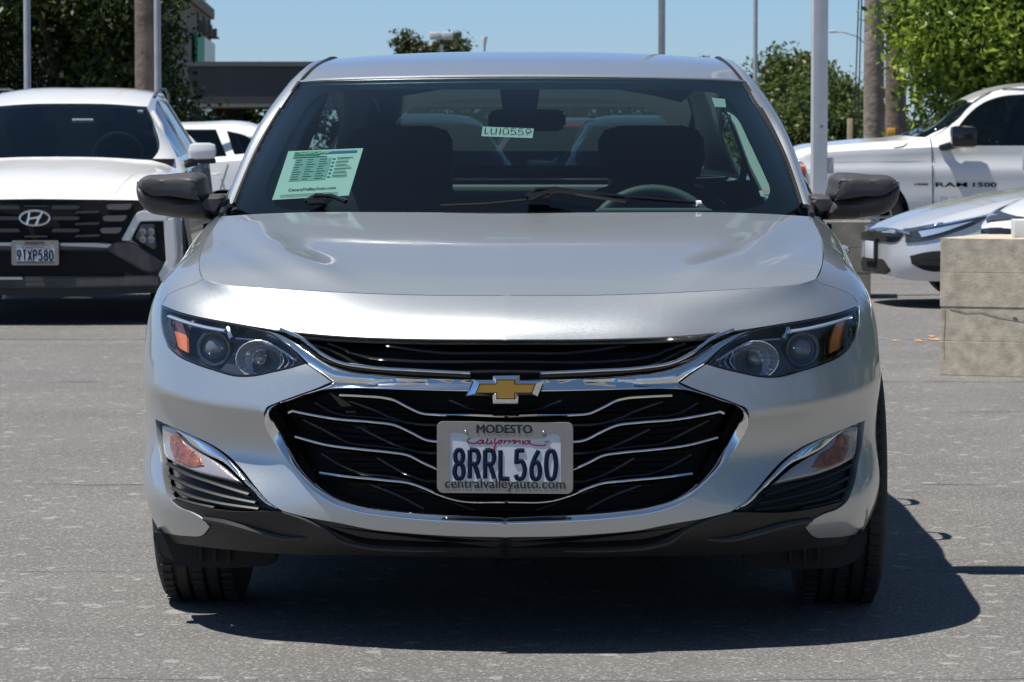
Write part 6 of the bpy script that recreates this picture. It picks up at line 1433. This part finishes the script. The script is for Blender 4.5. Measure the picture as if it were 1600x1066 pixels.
tree((-8.1, 46, 0), lumps(0, 3.1, 1.5, 2.2, 12, 1.0, 1), 46000, .09, 'dark', 'large dark tree at the far left with yellow-green tips behind the SUV roof', seed=1)
tree((-5.85, 45, 0), lumps(0, 3.3, 1.1, 2.3, 12, .85, 2), 42000, .09, 'dark', 'dark leafy tree between the thin pale pole and the brown utility pole', seed=2)
tree((-4.95, 44, 0), lumps(-.15, 2.1, .36, 1.35, 13, .48, 3, .7), 22000, .085, 'dark', 'dark drooping foliage just right of the brown utility pole', seed=3)
tree((5.95, 41, 0), lumps(.35, 3.4, 1.25, 1.5, 15, .72, 4, 1.0), 52000, .088, 'bright', 'bright green leafy tree overhanging the pickup at the upper right', seed=5, clump=.38)
for k, (px, d, w, h, lab) in enumerate(((1215, 68, .85, 1.55, 'left round tree of the green row beside the silver sedan'), (1262, 70, 1.0, 2.0, 'middle tallest round tree of the row behind the white pole'), (1325, 70, .95, 1.85, 'right round tree of the row touching the grey utility pole'))):
    tree(((px - 800) * d / F, d, 0), lumps(0, h * .70, w * .6, h * .62, 14, .62, 10 + k), 20000, .10, 'mid', lab, 'round_tree', seed=10 + k, group='row of round trees', clump=.3)
tree(((672 - 800) * 150 / F, 150, 0), lumps(0, 5.3, 1.15, .35, 9, .62, 20), 6000, .16, 'olive', 'far tree crown showing above the left half of the silver sedan roof', seed=20, clump=.4)
tree(((1103 - 800) * 150 / F, 150, 0), [(0, 0, 4.75, .42, .4, .22), (.3, 0, 4.5, .4, .4, .3)], 700, .13, 'olive', 'tiny far treetop between the two grey poles above the roof', seed=21, clump=.3)
tree(((1165 - 800) * 110 / F, 110, 0), [(0, 0, 3.0, .5, .5, .55), (.1, 0, 2.4, .5, .5, .5)], 1600, .13, 'olive', 'dark far treetop at the right shoulder of the silver sedan roof', seed=22, clump=.3)
tree((-6.5, 98, 0), [(x, 0, 1.3, 1.3, .8, 1.2) for x in np.arange(-3, 8, 1.3)], 16000, .14, 'mid', 'clipped green hedge seen under the dark canopy', 'hedge', trunk=False, seed=30, clump=.4)
tree((3, 92, 0), [(x, 0, 1.2, 1.3, .9, 1.25) for x in np.arange(-4, 8, 1.3)], 18000, .16, 'dark', 'dark hedge row far behind seen through the sedan windows', 'hedge', trunk=False, seed=31, clump=.5)
tree((8.6, 15, 0), [(0, y, 1.5 + .5 * math.sin(y), .9, 1.6, 1.6) for y in np.arange(-9, 14, 1.8)], 22000, .16, 'mid', 'long green hedge row along the right edge of the lot', 'hedge', trunk=False, seed=33, clump=.5)
# trees beside the lot on the near right, mirrored in the sedan's wing
for k, (x, y) in enumerate(((9.5, -1), (11, 4.5), (10.2, 10.5), (13, -7))):
    tree((x, y, 0), lumps(0, 3.2, 1.2, 1.2, 9, 1.0, 40 + k), 5000, .22, 'mid', ['tree nearest the silver sedan on the right side of the lot','second tree along the right side of the lot','third and farthest tree along the right side of the lot','tree behind the photographer on the right side of the lot'][k], seed=40 + k, group='trees at the right side of the lot')

for k, (x0, x1, y) in enumerate(((-110, -14, 150), (12, 120, 140))):
    t_ = tree(((x0 + x1) / 2, y, 0), [(x, 0, 1.6 + .4 * math.sin(x), 4, 2, 1.5) for x in np.arange((x0 - x1) / 2, (x1 - x0) / 2, 5)], 14000, .45, 'dark', 'x', 'far_wood', trunk=False, seed=60 + k, clump=1.2)
    c_ = t_.children[0]; c_.parent = None; c_.location = t_.location; c_.name = 'far_wood'; bpy.data.objects.remove(t_); c_['kind'] = 'stuff'; c_['label'] = 'low dark line of far trees on the ' + ('left' if k == 0 else 'right') + ' horizon'; c_['category'] = 'wood'
